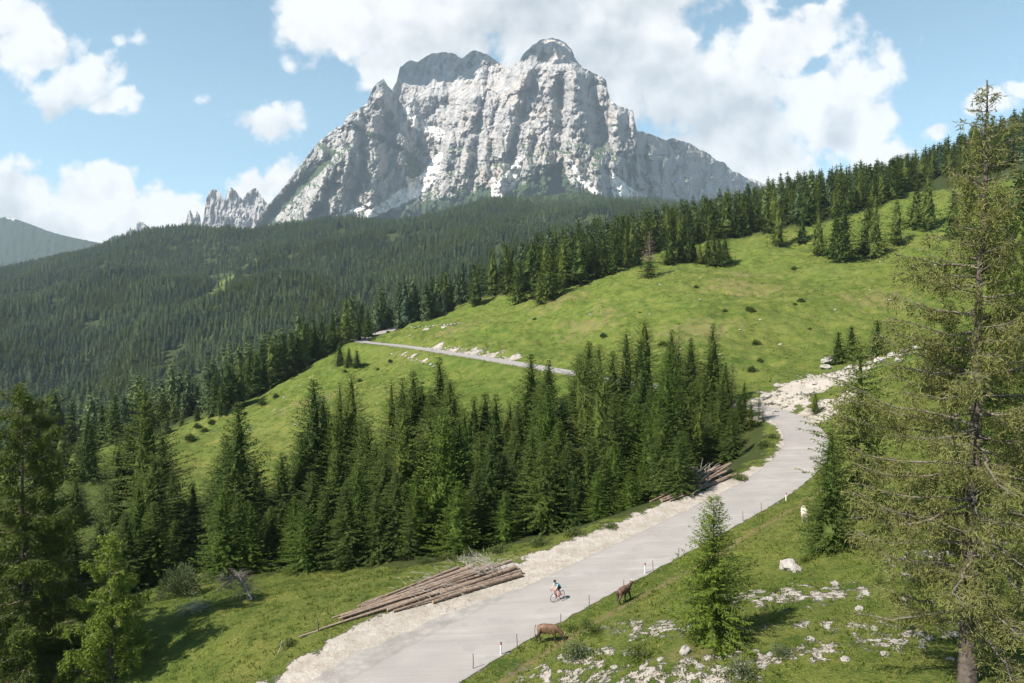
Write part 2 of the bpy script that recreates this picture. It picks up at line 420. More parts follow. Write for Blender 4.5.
# ---------------------------------------------------------------- road
def asphalt():
    m, nt, nd, lk, b = nodes_of('worn_asphalt')
    uv = N(nt, 'ShaderNodeVertexColor', layer_name='across')
    sep = N(nt, 'ShaderNodeSeparateColor'); lk.new(uv.outputs[0], sep.inputs[0])
    geo = N(nt, 'ShaderNodeNewGeometry').outputs['Position']
    n1 = noise_n(nt, geo, .25, 4); n2 = noise_n(nt, geo, 14, 3, .7)
    c = ramp(nt, n1, [(.3, (.225, .207, .196)), (.7, (.275, .252, .238))])
    wheel = ramp(nt, sep.outputs[0], [(.0, .0), (.16, .15), (.24, .6), (.34, .2), (.5, 0), (.66, .2), (.76, .6), (.86, .15), (1, 0)])
    c = mixc(nt, mth(nt, 'MULTIPLY', wheel, .30), c, (.32, .295, .28))
    c = mixc(nt, mth(nt, 'MULTIPLY', ramp(nt, n2, [(.3, 1.0), (.6, 0.0)]), .22), c, (.16, .15, .14))
    edge = ramp(nt, sep.outputs[0], [(.0, .8), (.04, 0.0), (.965, 0.0), (.985, .5), (1, .7)])  # on the right, the road edge's thin shadow line is painted in
    c = mixc(nt, mth(nt, 'MULTIPLY', edge, .55), c, (.15, .13, .11))
    pt = noise_n(nt, geo, .6, 3)
    c = mixc(nt, ramp(nt, pt, [(.60, 0.0), (.63, .45)]), c, (.20, .187, .178))
    mpn = N(nt, 'ShaderNodeMapping'); lk.new(geo, mpn.inputs[0]); mpn.inputs['Rotation'].default_value = (0, 0, -.93); mpn.inputs['Scale'].default_value = (.06, 1.6, 1)
    stn = noise_n(nt, mpn.outputs[0], 1.0, 5, .7)
    c = mixc(nt, ramp(nt, stn, [(.35, .45), (.5, 0.0)]), c, (.19, .175, .165)); c = mixc(nt, ramp(nt, stn, [(.56, 0.0), (.7, .4)]), c, (.40, .37, .345))
    fine = noise_n(nt, geo, 45, 3, .8)
    c = mixc(nt, mth(nt, 'MULTIPLY', ramp(nt, fine, [(.35, 1.0), (.6, 0.0)]), .3), c, (.15, .14, .13))
    lk.new(c, b.inputs['Base Color']); b.inputs['Roughness'].default_value = .85; b.inputs['Specular IOR Level'].default_value = .25
    bump(nt, b, n2, .25, .02)
    return m
def ribbon(name, mat, o0, o1, dz, i0=0, i1=None, n=9, jitter=0, thick=.12):
    P = ROAD[i0:i1]; L = ROAD_L[i0:i1]
    s = np.linspace(0, 1, n); V = []; col = []
    for j, (p, l) in enumerate(zip(P, L)):
        for k, t in enumerate(s):
            o = o0 + (o1 - o0) * t
            if k in (0, n - 1) and jitter: o += jitter * float(perlin(p[0] * 1.3, p[1] * 1.3, k)) * 2
            V.append((p[0] + l[0] * o, p[1] + l[1] * o, p[2] + dz + max(0, p[1] - 90) * .0009)); col.append(t)
    V = np.array(V); m = len(P)
    g = np.arange(m * n).reshape(m, n)
    q = np.stack([g[:-1, :-1], g[:-1, 1:], g[1:, 1:], g[1:, :-1]], -1).reshape(-1, 4)
    # skirts down into the ground
    lo = V.reshape(m, n, 3)[:, [0, -1]].copy(); lo[..., 2] -= thick
    b0 = m * n; V = np.vstack([V, lo.reshape(-1, 3)]); gl = b0 + np.arange(m * 2).reshape(m, 2)
    s1 = np.stack([g[:-1, 0], g[1:, 0], gl[1:, 0], gl[:-1, 0]], -1); s2 = np.stack([g[1:, -1], g[:-1, -1], gl[:-1, 1], gl[1:, 1]], -1)
    me = mesh_np(name, V, [np.vstack([q, s1, s2])[:, ::-1]], mat, smooth=False)
    c = np.concatenate([np.array(col), np.tile([0, 1], m)])
    ca = me.color_attributes.new('across', 'FLOAT_COLOR', 'POINT')
    ca.data.foreach_set('color', np.repeat(c, 4).astype(np.float32))
    return link(name, me)
tag(ribbon('road', asphalt(), RHW, -RHW, .02, jitter=.12), kind='structure')
def old_asphalt():
    m, nt, nd, lk, b = nodes_of('cracked_grey_asphalt')
    geo = N(nt, 'ShaderNodeNewGeometry').outputs['Position']
    n1 = noise_n(nt, geo, .8, 5, .65); n2 = noise_n(nt, geo, 8, 4, .7)
    c = ramp(nt, n1, [(.3, (.11, .10, .092)), (.5, (.17, .157, .145)), (.7, (.27, .245, .222))])
    c = mixc(nt, mth(nt, 'MULTIPLY', n2, .5), c, (.30, .28, .255))
    lk.new(c, b.inputs['Base Color']); b.inputs['Roughness'].default_value = .9
    bump(nt, b, n2, .5, .05); return m
i0, i1 = int(s_at(345, 715) / .6), int(s_at(545, 602) / .6)
def apron():
    n = i1 - i0; V = []
    for j in range(n + 1):
        p, l = ROAD[i0 + j], ROAD_L[i0 + j]; t = j / n
        w = (2.3 * (1 - t) ** .6 * (1 + .35 * float(fbm(p[0] / 2.5, p[1] / 2.5, 3, 3))) + .15)
        for o in (RHW - .1, RHW + w * .5, RHW + w):
            V.append((p[0] + l[0] * o, p[1] + l[1] * o, p[2] + .006))
    g = np.arange((n + 1) * 3).reshape(n + 1, 3)
    q = np.stack([g[:-1, :-1], g[:-1, 1:], g[1:, 1:], g[1:, :-1]], -1).reshape(-1, 4)
    return mesh_np('road_apron', np.array(V), q, old_asphalt())
tag(link('road_apron', apron()), kind='structure')

# ---------------------------------------------------------------- mountain massif
def rock_mat(name, tint=(1, 1, 1), zs=.22, vd=1.0):
    m, nt, nd, lk, b = nodes_of(name)
    geo = N(nt, 'ShaderNodeNewGeometry').outputs['Position']
    at_ = N(nt, 'ShaderNodeVertexColor', layer_name='mask'); sep = N(nt, 'ShaderNodeSeparateColor'); lk.new(at_.outputs[0], sep.inputs[0])
    mp = N(nt, 'ShaderNodeMapping'); lk.new(geo, mp.inputs[0]); mp.inputs['Scale'].default_value = (1, 1, zs)
    n1 = noise_n(nt, mp.outputs[0], .016, 6, .65); n2 = noise_n(nt, geo, .004, 4); n3 = noise_n(nt, geo, .05, 5, .7)
    mp2 = N(nt, 'ShaderNodeMapping'); lk.new(geo, mp2.inputs[0]); mp2.inputs['Scale'].default_value = (.25, .25, 2.2)
    n4 = noise_n(nt, mp2.outputs[0], .012, 4, .6)
    T = lambda c: tuple(a * q for a, q in zip(c, tint))
    c = ramp(nt, n1, [(.30, T((.12, .115, .115))), (.44, T((.232, .222, .215))), (.58, T((.325, .31, .297))), (.75, T((.415, .397, .375)))])
    c = mixc(nt, mth(nt, 'MULTIPLY', ramp(nt, n2, [(.5, 0.0), (.68, 1.0)]), .5), c, T((.37, .30, .25)))
    c = mixc(nt, ramp(nt, n4, [(.34, .35), (.46, 0.0)]), c, T((.18, .175, .175)))
    sr = mixc(nt, n3, (.58, .56, .53), (.74, .72, .68))
    c = mixc(nt, ramp(nt, mth(nt, 'ADD', sep.outputs[0], mth(nt, 'MULTIPLY', mth(nt, 'SUBTRACT', n3, .5), .9)), [(.4, 0.0), (.6, 1.0)]), c, sr)
    vg = mixc(nt, n3, tuple(q * vd for q in (.022, .042, .018)), tuple(q * vd for q in (.058, .082, .034)))
    c = mixc(nt, ramp(nt, mth(nt, 'ADD', sep.outputs[1], mth(nt, 'MULTIPLY', mth(nt, 'SUBTRACT', n3, .5), .9)), [(.42, 0.0), (.58, 1.0)]), c, vg)
    lk.new(c, b.inputs['Base Color']); b.inputs['Roughness'].default_value = .95; b.inputs['Specular IOR Level'].default_value = .08
    bump(nt, b, mth(nt, 'ADD', n1, mth(nt, 'MULTIPLY', n3, .35)), .7, 22)
    return m
ROCK = rock_mat('pale_dolomite_rock')

crest = np.array([(236,236),(252,232),(258,222),(268,205),(276,196),(285,185),(292,176),(300,165),(306,158),(318,142),(324,138),(335,128),(342,126),(350,113),(358,110),(367,103),(372,90),(376,83),(384,79),(388,86),(392,90),(397,80),(400,67),(410,60),(417,62),(430,54),(445,52),(455,54),(462,59),(470,52),(476,50),(490,56),(500,63),(506,68),(512,67),(520,60),(524,53),(532,46),(540,40),(550,38),(558,39),(566,43),(572,50),(576,60),(583,68),(590,71),(600,76),(606,80),(608,92),(612,101),(618,106),(626,108),(633,111),(635,122),(637,131),(645,132),(653,135),(665,140),(672,138),(682,141),(692,144),(700,150),(707,152),(716,160),(725,163),(733,172),(738,172),(746,178),(757,184),(775,200),(800,215)], float)
mbase = np.array([(236,240),(300,238),(360,232),(420,222),(480,215),(540,205),(600,222),(650,228),(720,225),(800,222)], float)
pxs = np.arange(238, 799, .9); nv = 210
tp = np.interp(pxs, crest[:, 0], crest[:, 1]); tp = tp + .9 * fbm(pxs / 5, 0 * pxs, 3, 4) ; bt = np.interp(pxs, mbase[:, 0], mbase[:, 1]) + 14
vv = np.linspace(0, 1, nv)
PX = np.repeat(pxs[None], nv, 0); PY = bt[None] + (tp - bt)[None] * vv[:, None]
# depth of the face: a plan-form line of cliffs plus lean-back, buttresses and gullies
plan = np.interp(pxs, [238,262,300,330,352,372,392,420,447,470,500,540,585,612,632,641,655,690,730,757,799], [5000,4760,4370,4230,4190,4240,4500,4620,4520,4380,4230,4130,4090,4150,4240,4500,4860,5300,5860,6200,6700])
hh = (bt[None] - PY)                                     # pixels above the base
lean = hh * (5.2 - 3.0 * sstep(630, 650, PX))
D = plan[None] + lean
g = lambda x0, y0, rx, ry: np.exp(-((PX - x0) / rx) ** 2 - ((PY - y0) / ry) ** 2)
D += 420 * sstep(100, 72, PY) * sstep(392, 404, PX) * sstep(520, 500, PX)          # set-back summit plateau
D += 160 * sstep(70, 60, PY) * sstep(506, 520, PX) * sstep(590, 575, PX)
D += 150 * np.exp(-((PX - (432 + (150 - PY) * .25)) / 17) ** 2) * sstep(75, 110, PY) * sstep(215, 185, PY)   # central couloir
D += 200 * np.exp(-((PX - (560 - (PY - 80) * -.12)) / 7) ** 2) * sstep(60, 90, PY) * sstep(150, 120, PY)     # gully right of the summit
D -= 150 * np.exp(-((PX - (573 + (PY - 90) * .05)) / 9) ** 2) * sstep(60, 85, PY)
D += 130 * np.exp(-((PX - 592) / 8) ** 2) * sstep(75, 90, PY) * sstep(190, 160, PY)
D -= 120 * np.exp(-((PX - 622) / 9) ** 2) * sstep(100, 115, PY)
D -= 170 * np.exp(-((PX - (597 + (PY - 150) * .1)) / 14) ** 2) * sstep(128, 165, PY)                         # lower tower
D -= 260 * np.exp(-((PX - (651 + (PY - 150) * .15)) / 7) ** 2) * sstep(140, 156, PY)                         # pinnacles on the shaded flank
D -= 170 * np.exp(-((PX - 664) / 4) ** 2) * sstep(152, 165, PY)
D += 170 * np.exp(-((PX - (318 - (PY - 165) * .9)) / 9) ** 2) * sstep(150, 172, PY)                          # wooded ramp on the left wall
D -= 90 * np.exp(-((PX - (340 - (PY - 150) * .5)) / 9) ** 2) * sstep(140, 170, PY)
D -= 120 * np.exp(-((PX - 381) / 8) ** 2) * sstep(110, 95, PY)
wx = (PX + 5 * fbm(PX / 22, PY / 22, 7, 3)); 
flank = sstep(634, 650, PX)
but = ridged(wx / 23, PY / 90, 2, 4, .55) ; 
def arete(P, amp, wl, wr):
    global D
    P = np.array(P, float); y0, y1 = P[0, 1], P[-1, 1]
    xc = np.interp(PY, P[:, 1], P[:, 0]) + 2.2 * fbm(PY / 9, P[0, 0] + 0 * PY, 2, 3)
    u = PX - xc; pr = np.where(u < 0, np.clip(1 + u / wl, 0, 1), np.clip(1 - u / wr, 0, 1) ** .8)
    D = D - amp * pr * sstep(y0 - 8, y0 + 8, PY) * sstep(y1 + 16, y1 - 12, PY)
for q in [([(556,42),(576,72),(583,100),(588,128),(592,160),(597,205)], 250, 30, 11), ([(536,60),(522,85),(512,112),(505,150),(500,188)], 160, 17, 8), ([(561,64),(552,90),(548,130),(545,172)], 120, 15, 7),
          ([(613,100),(617,120),(618,150),(612,178)], 150, 15, 8), ([(634,118),(635,150),(640,192)], 170, 11, 9), ([(606,148),(599,170),(606,204)], 130, 12, 7), ([(481,70),(474,100),(468,140),(462,185)], 140, 19, 8),
          ([(377,86),(386,100),(397,120),(404,150)], 110, 14, 9), ([(350,114),(354,140),(346,170),(335,212)], 190, 34, 12), ([(318,144),(327,170),(314,200),(300,226)], 130, 24, 9), ([(370,130),(378,160),(382,195)], 60, 15, 7),
          ([(528,125),(527,160),(536,188)], 110, 12, 6), ([(572,108),(566,150),(573,188)], 110, 12, 6), ([(448,108),(450,140),(446,175)], 120, 13, 6), ([(490,110),(487,140),(484,180)], 100, 10, 5), ([(684,146),(690,175),(696,205)], 45, 14, 12), ([(712,156),(716,180),(722,205)], 45, 14, 12), ([(300,168),(296,195),(284,222)], 90, 16, 7)]: arete(*q)
D -= (34 - 14 * flank) * but
D -= 14 * ridged(wx / 8.5, PY / 26, 9, 3, .55) * (1 - .4 * flank)
D -= 26 * fbm(PX / 5, PY / 7, 5, 4, .6)
strat = fbm(PX / 60, (PY - .12 * PX) / 5.0, 1, 3); D -= 13 * strat                                       # bedding ledges
strat2 = sstep(0, .4, fbm(PX / 70, (PY + .10 * PX) / 11.0, 6, 2)); D += 16 * strat2
fade = sstep(0, .06, vv)[:, None]

def worley(x, y):
    xi, yi = np.floor(x).astype(int), np.floor(y).astype(int); f1 = np.full(x.shape, 9.); f2 = f1.copy(); v = np.zeros(x.shape)
    for i in (-1, 0, 1):
        for j in (-1, 0, 1):
            h = _perm[(_perm[(xi + i) & 255] + yi + j) & 255]; h2 = _perm[(h + 91) & 255]; h3 = _perm[(h + 37) & 255]
            dd = np.hypot(xi + i + h / 256 - x, yi + j + h2 / 256 - y); c = dd < f1
            f2 = np.where(c, f1, np.minimum(f2, dd)); f1 = np.where(c, dd, f1); v = np.where(c, h3 / 256, v)
    return f1, f2, v
jx = PX + 2.5 * fbm(PX / 7, PY / 7, 4, 3) + .25 * PY; jy = PY + 2.5 * fbm(PX / 7, PY / 7, 14, 3) - .2 * PX
for s_, vs_, am in ((17, 30, 75), (7.5, 13, 38), (3.6, 5.5, 17)):
    f1, f2, vv_ = worley(jx / s_, jy / vs_); D += am * (f1 * 1.1 + (vv_ - .5) * .9) * (1 - .35 * flank)

mx, my, mz = unproj(PX.ravel(), PY.ravel(), D.ravel())
# back slope
back = []
for k, (dd, dh) in enumerate(((160, 10), (500, 180), (1100, 700), (1900, 1700))):
    bx, by, bz = unproj(pxs, tp, D[-1] + dd); back.append(np.stack([bx, by, bz - dh], 1))
MV = np.vstack([np.stack([mx, my, mz], 1)] + back); nvt = nv + 4
g2 = np.arange(nvt * len(pxs)).reshape(nvt, len(pxs))
mq = np.stack([g2[:-1, :-1], g2[:-1, 1:], g2[1:, 1:], g2[1:, :-1]], -1).reshape(-1, 4)
# slope
G = MV.reshape(nvt, len(pxs), 3)
du = np.gradient(G, axis=1); dv = np.gradient(G, axis=0); nn = np.cross(du, dv); nn /= np.linalg.norm(nn, axis=2)[..., None] + 1e-9
flat = np.abs(nn[..., 2]); 
from_np = lambda a: a
PYf = np.vstack([PY, np.repeat(tp[None], 4, 0)]); PXf = np.repeat(pxs[None], nvt, 0)
nsm = fbm(PXf / 9, PYf / 9, 31, 4)
def line_mask(pts, w):
    m = np.zeros_like(PXf)
    for (x0, y0, w0), (x1, y1, w1) in zip(pts[:-1], pts[1:]):
        t = np.clip(((PXf - x0) * (x1 - x0) + (PYf - y0) * (y1 - y0)) / ((x1 - x0) ** 2 + (y1 - y0) ** 2), 0, 1)
        dd = np.hypot(PXf - x0 - t * (x1 - x0), PYf - y0 - t * (y1 - y0)) / (w0 + t * (w1 - w0))
        m = np.maximum(m, sstep(1.3, .6, dd + .35 * nsm))
    return m
scree = np.maximum.reduce([line_mask([(440,155,3),(428,178,7),(408,194,7),(385,207,5),(362,218,4)], 1) * 1.3, line_mask([(372,203,1.5),(355,210,2.5),(335,219,1.5)], 1),
    line_mask([(520,160,3),(512,178,7),(499,191,9)], 1) * 1.3, line_mask([(486,172,1.2),(500,186,1.5)], 1), line_mask([(612,176,3),(622,193,10),(645,206,10),(608,204,8)], 1) * 1.3, line_mask([(404,105,3),(418,125,6),(440,135,7)], 1) * .55,
    line_mask([(570,160,2),(580,180,3),(600,196,4)], 1) * .6])
veg = sstep(.50, .66, flat + .10 * nsm) * sstep(118, 150, PYf) * .62
veg = np.maximum(veg, line_mask([(334,152,2),(320,168,4),(300,185,5),(280,205,6),(262,222,6)], 1))
veg = np.maximum(veg, line_mask([(355,128,2),(385,140,4),(410,155,4),(420,165,3)], 1) * .62)
veg = np.maximum(veg, line_mask([(410,160,5),(415,172,7)], 1))
veg = np.maximum(veg, sstep(-5, 9, PYf - np.interp(PXf, [236,300,340,370,410,440,470,500,530,556,562,575,600,618,640,700,800],[226,219,222,214,205,196,186,184,176,163,165,185,196,205,208,212,215]) + 7 * nsm) )
scree = np.maximum(scree, sstep(.5, .62, flat + .1 * nsm) * .35)
veg = veg * (1 - .95 * np.clip(scree * 1.6, 0, 1) * (scree > .5))
me = mesh_np('mountain', MV, mq, ROCK, smooth=False)
ca = me.color_attributes.new('mask', 'FLOAT_COLOR', 'POINT')
ca.data.foreach_set('color', np.stack([scree.ravel(), veg.ravel(), 0 * veg.ravel(), np.ones(veg.size)], 1).astype(np.float32).ravel())
tag(link('mountain', me), kind='structure')

def far_ridge(name, prof, base_y, d0, lean_, amp, vegline, mat, step=.8, rows=50, plan_x=None):
    prof = np.array(prof, float); x = np.arange(prof[0, 0], prof[-1, 0], step)
    t_ = np.interp(x, prof[:, 0], prof[:, 1]) + .5 * fbm(x / 4, 0 * x, d0 * .01, 3)
    v = np.linspace(0, 1, rows); py = base_y + (t_ - base_y)[None] * v[:, None]; pxx = np.repeat(x[None], rows, 0)
    dd = d0 + (base_y - py) * lean_ - amp * ridged(pxx / 10, py / 24, d0 * .01, 4, .55) - amp * .25 * fbm(pxx / 4, py / 6, 3, 3)
    if plan_x is not None: dd += np.interp(x, *plan_x)[None]
    X, Y, Z = unproj(pxx.ravel(), py.ravel(), dd.ravel())
    bx, by, bz = unproj(x, t_, dd[-1] + 900)
    V = np.vstack([np.stack([X, Y, Z], 1), np.stack([bx, by, bz - 900], 1)])
    gg = np.arange((rows + 1) * len(x)).reshape(rows + 1, len(x))
    q = np.stack([gg[:-1, :-1], gg[:-1, 1:], gg[1:, 1:], gg[1:, :-1]], -1).reshape(-1, 4)
    me = mesh_np(name, V, q, mat, smooth=False)
    pf = np.vstack([py, t_[None]]).ravel(); xf = np.concatenate([pxx.ravel(), x])
    vg = sstep(-3, 3, pf - np.interp(xf, [p[0] for p in vegline], [p[1] for p in vegline]) + 4 * fbm(xf / 6, pf / 6, 2, 3))
    ca = me.color_attributes.new('mask', 'FLOAT_COLOR', 'POINT')
    ca.data.foreach_set('color', np.stack([0 * vg, vg, 0 * vg, np.ones(len(vg))], 1).astype(np.float32).ravel())
    return tag(link(name, me), kind='structure')
far_ridge('rock_spires', [(200,240),(204,215),(206,200),(209,192),(214,189),(219,191),(222,198),(225,200),(227,192),(231,187),(236,191),(240,197),(243,200),(245,195),(250,190),(256,188),(261,196),(267,203),(272,210),(280,225),(290,240)], 250, 6500, 6, 85, [(0,226),(400,232)], ROCK, .6, 70)
far_ridge('rock_needles', [(182,240),(186,222),(188,213),(190,209),(193,216),(195,218),(197,211),(200,216),(204,240)], 245, 6300, 5, 60, [(0,232),(400,232)], ROCK, .5, 40)
far_ridge('distant_peak', [(60,262),(85,252),(108,240),(113,236),(122,235),(130,228),(138,222),(143,222),(150,229),(158,234),(175,244),(200,258)], 270, 7500, 14, 90, [(0,238),(125,236),(140,232),(165,237),(300,240)], ROCK, .8, 50)
far_ridge('hills', [(-260,222),(-160,232),(-60,226),(-20,220),(0,218),(8,216),(16,219),(30,224),(48,231),(62,235),(80,239),(100,243),(130,256),(170,275)], 300, 5600, 20, 34, [(-300,200),(2,216),(14,222),(20,216),(300,200)], rock_mat('wooded_far_hill', (1, 1, 1), 1.0, .42), 1.2, 60)
far_ridge('hazy_ridge', [(700,215),(740,176),(748,178),(756,180),(768,186),(780,190),(800,196),(840,204),(900,212)], 225, 7000, 12, 100, [(600,200),(1000,230)], ROCK, 1, 40)
# ---------------------------------------------------------------- trees: materials
def foliage(name, dark, light, tip, trans=.18, shift=.25, patch=False):
    m, nt, nd, lk, b = nodes_of(name)
    g = N(nt, 'ShaderNodeNewGeometry'); oi = N(nt, 'ShaderNodeObjectInfo')
    r = g.outputs['Random Per Island']
    c = ramp(nt, r, [(.0, dark), (.55, light), (.93, light), (1.0, tip)])
    c = mixc(nt, mth(nt, 'MULTIPLY', oi.outputs['Random'], shift), c, tuple(q * f for q, f in zip(light, (1.75, 1.45, 1.0))))
    n = noise_n(nt, N(nt, 'ShaderNodeTexCoord').outputs['Object'], .9, 3)
    c = mixc(nt, ramp(nt, n, [(.35, .35), (.6, 0.0)]), c, tuple(q * .7 for q in dark))
    if patch:                                                  # stands of other species on the slope
        gp = noise_n(nt, g.outputs['Position'], .007, 4, .6)
        c = mixc(nt, ramp(nt, gp, [(.50, 0.0), (.64, .7)]), c, tuple(q * f for q, f in zip(light, (1.5, 1.3, .9))))
        c = mixc(nt, ramp(nt, gp, [(.34, .6), (.46, 0.0)]), c, tuple(q * 1.1 for q in dark))
    lk.new(c, b.inputs['Base Color']); b.inputs['Roughness'].default_value = .75; b.inputs['Specular IOR Level'].default_value = .15
    t = N(nt, 'ShaderNodeBsdfTranslucent'); lk.new(mixc(nt, .5, c, tuple(q * f for q, f in zip(light, (1.5, 1.6, .8)))), t.inputs[0])
    mx = N(nt, 'ShaderNodeMixShader'); mx.inputs[0].default_value = trans
    lk.new(b.outputs[0], mx.inputs[1]); lk.new(t.outputs[0], mx.inputs[2])
    lk.new(mx.outputs[0], nd['Material Output'].inputs['Surface'])
    return m
M_SPR = foliage('spruce_needles', (.019, .036, .008), (.054, .086, .018), (.115, .145, .034), .12, .45)
M_SPL = foliage('fresh_spruce_needles', (.028, .052, .008), (.062, .102, .014), (.12, .16, .032), .14)
M_LAR = foliage('larch_needles', (.042, .062, .012), (.084, .114, .022), (.15, .175, .045), .2)
M_YLA = foliage('young_larch_needles', (.065, .105, .013), (.125, .17, .024), (.19, .22, .045), .28)
M_FEA = foliage('feathery_larch_needles', (.10, .15, .02), (.175, .225, .035), (.24, .27, .06), .3)
M_OLD = foliage('old_larch_needles', (.082, .096, .028), (.155, .165, .056), (.25, .24, .11), .22)
M_FAR = foliage('distant_conifer_needles', (.028, .054, .034), (.085, .130, .068), (.15, .185, .09), .12, .85, True)
M_DEAD = foliage('dead_needles', (.10, .075, .06), (.18, .14, .115), (.25, .2, .17), .1)
M_BRO = foliage('broad_leaves', (.045, .065, .018), (.085, .11, .032), (.14, .16, .06), .25)
M_WIL = foliage('grey_green_leaves', (.05, .065, .03), (.11, .135, .06), (.2, .22, .13), .2)
M_BARK = simple('bark', (.085, .068, .055), .95, .4, 5)
M_BARKL = simple('pale_larch_bark', (.135, .115, .095), .95, .4, 6)
M_DRY = simple('bleached_dead_wood', (.30, .27, .24), .9, .3, 8)

def sprays(B, Dv, L, Wd, roll):
    """B base points, Dv unit directions, lengths, widths -> rhombus leaf faces"""
    up = np.tile([0., 0., 1.], (len(B), 1))
    s = np.cross(Dv, up); n = np.linalg.norm(s, axis=1); s[n < 1e-3] = [1, 0, 0]; s /= np.linalg.norm(s, axis=1)[:, None]
    q = np.cross(s, Dv)
    a = s * np.cos(roll)[:, None] + q * np.sin(roll)[:, None]
    b2 = s * -np.sin(roll)[:, None] + q * np.cos(roll)[:, None]
    mid = B + Dv * (L * .5)[:, None] + b2 * (L * .06)[:, None]
    V = np.stack([B, mid + a * (Wd / 2)[:, None], B + Dv * L[:, None], mid - a * (Wd / 2)[:, None]], 1).reshape(-1, 3)
    return V, np.arange(len(B) * 4).reshape(-1, 4)
def unit(v): return v / (np.linalg.norm(v, axis=-1, keepdims=True) + 1e-9)

def conifer(h, R, seed, nwh, nbr, step, sl, sw, cb=.04, power=.85, droop=.35, tipup=.25, gap=.12, rag=.25, hang=.5, top_rise=.5, dens=1.0, side=1.0, core=0.0, rollsd=.6):
    """crown as needle sprays along whorled, drooping branches; returns crown V,F and branch spines"""
    r = np.random.default_rng(seed)
    B, Dd, L, Wd = [], [], [], []
    spines = []
    ph = r.uniform(0, 6.28, 6); 
    for i in range(nwh):
        t = (i + r.uniform(-.4, .4)) / nwh
        t = min(max(t, 0), .995)
        z0 = h * (cb + (1 - cb) * t)
        nb = nbr if t < .85 else max(4, nbr - 2)
        a0 = r.uniform(0, 6.28)
        for k in range(nb):
            if r.random() < gap: continue
            a = a0 + 6.283 * k / nb + r.normal(0, .22)
            prof = (1 - t) ** power * min(1, .66 + t * 5); ts = 1.08 - .46 * t
            lobe = 1 + rag * (math.sin(a * 2 + ph[0] + t * 9) * .5 + math.sin(a * 3 + ph[1] - t * 17) * .5)
            ln = R * prof * lobe * r.uniform(1 - rag * 1.3, 1.12) + .035 * R
            el = top_rise * t - droop * (1 - t) * r.uniform(.5, 1.4)
            m = max(2, int(ln / step))
            s = (np.arange(m) + r.uniform(.2, .9)) / m
            s = s[s < 1.0]
            rad = ln * s
            zz = z0 + rad * math.tan(el) - droop * .22 * ln * s * (1 - s) * 2 + tipup * .3 * ln * s ** 3
            ca, sa = math.cos(a), math.sin(a)
            P = np.stack([ca * rad, sa * rad, zz], 1)
            spines.append((np.array([[0, 0, z0], [ca * ln * .5, sa * ln * .5, z0 + .5 * ln * math.tan(el) - droop * .11 * ln], [ca * ln, sa * ln, z0 + ln * math.tan(el) + tipup * .3 * ln]]), ln))
            out = np.array([ca, sa, math.tan(el) * .6])
            lat = np.array([-sa, ca, 0])
            for sg in (-1, 1):
                keep = r.random(len(P)) < dens
                p = P[keep]; q = s[keep]; c = len(p)
                if not c: continue
                d = out * r.uniform(.5, 1.0, (c, 1)) + sg * lat * r.uniform(.3, 1.0, (c, 1)) * side + np.stack([r.normal(0, .15, c), r.normal(0, .15, c), r.normal(-.12, .22, c)], 1)
                B.append(p); Dd.append(unit(d)); L.append(ts * sl * r.uniform(.65, 1.3, c) * (1.15 - .55 * q)); Wd.append(ts * sw * r.uniform(.7, 1.3, c))
            kh = r.random(len(P)) < hang * dens
            p = P[kh]; c = len(p)
            if c:
                d = out * r.uniform(.1, .6, (c, 1)) + np.stack([r.normal(0, .25, c), r.normal(0, .25, c), r.uniform(-1, -.4, c)], 1)
                B.append(p); Dd.append(unit(d)); L.append(ts * sl * r.uniform(.5, 1.1, c)); Wd.append(ts * sw * r.uniform(.6, 1.1, c))
            tip = np.array([[ca * ln * .9, sa * ln * .9, z0 + .9 * ln * math.tan(el) + tipup * .22 * ln]])
            B.append(tip); Dd.append(unit(np.array([[ca, sa, .1 + .3 * tipup]]))); L.append(np.array([sl * .9 * ts])); Wd.append(np.array([sw * ts]))
    c = 5                                                      # leader
    B.append(np.stack([np.zeros(c), np.zeros(c), h * np.linspace(.955, .985, c)], 1)); Dd.append(unit(np.stack([r.normal(0, .2, c), r.normal(0, .2, c), np.ones(c)], 1)))
    L.append(np.full(c, max(sl * .8, h * .022))); Wd.append(np.full(c, sw * .45))
    B, Dd, L, Wd = np.vstack(B), np.vstack(Dd), np.concatenate(L), np.concatenate(Wd)
    V, Fq = sprays(B, Dd, L, Wd, r.normal(0, rollsd, len(B)))
    if core:                                                   # the close inner foliage, ragged
        nr_, ns_ = 12, 9; cv = []
        for i in range(nr_ + 1):
            t = i / nr_; rad = core * R * (1 - t) ** power * min(1, .66 + t * 5)
            for k in range(ns_):
                a = 6.283 * (k + .5 * (i % 2)) / ns_; q = rad * r.uniform(.55, 1.25)
                cv.append((q * math.cos(a), q * math.sin(a), h * (cb + (1 - cb) * t * .96) - q * .35 * r.uniform(.2, 1.4)))
        g_ = np.arange((nr_ + 1) * ns_).reshape(nr_ + 1, ns_); g2_ = np.roll(g_, -1, axis=1)
        cf = np.stack([g_[:-1], g2_[:-1], g2_[1:], g_[1:]], -1).reshape(-1, 4) + len(V)
        V = np.vstack([V, np.array(cv)]); Fq = np.vstack([Fq, cf])
    return V, Fq, spines
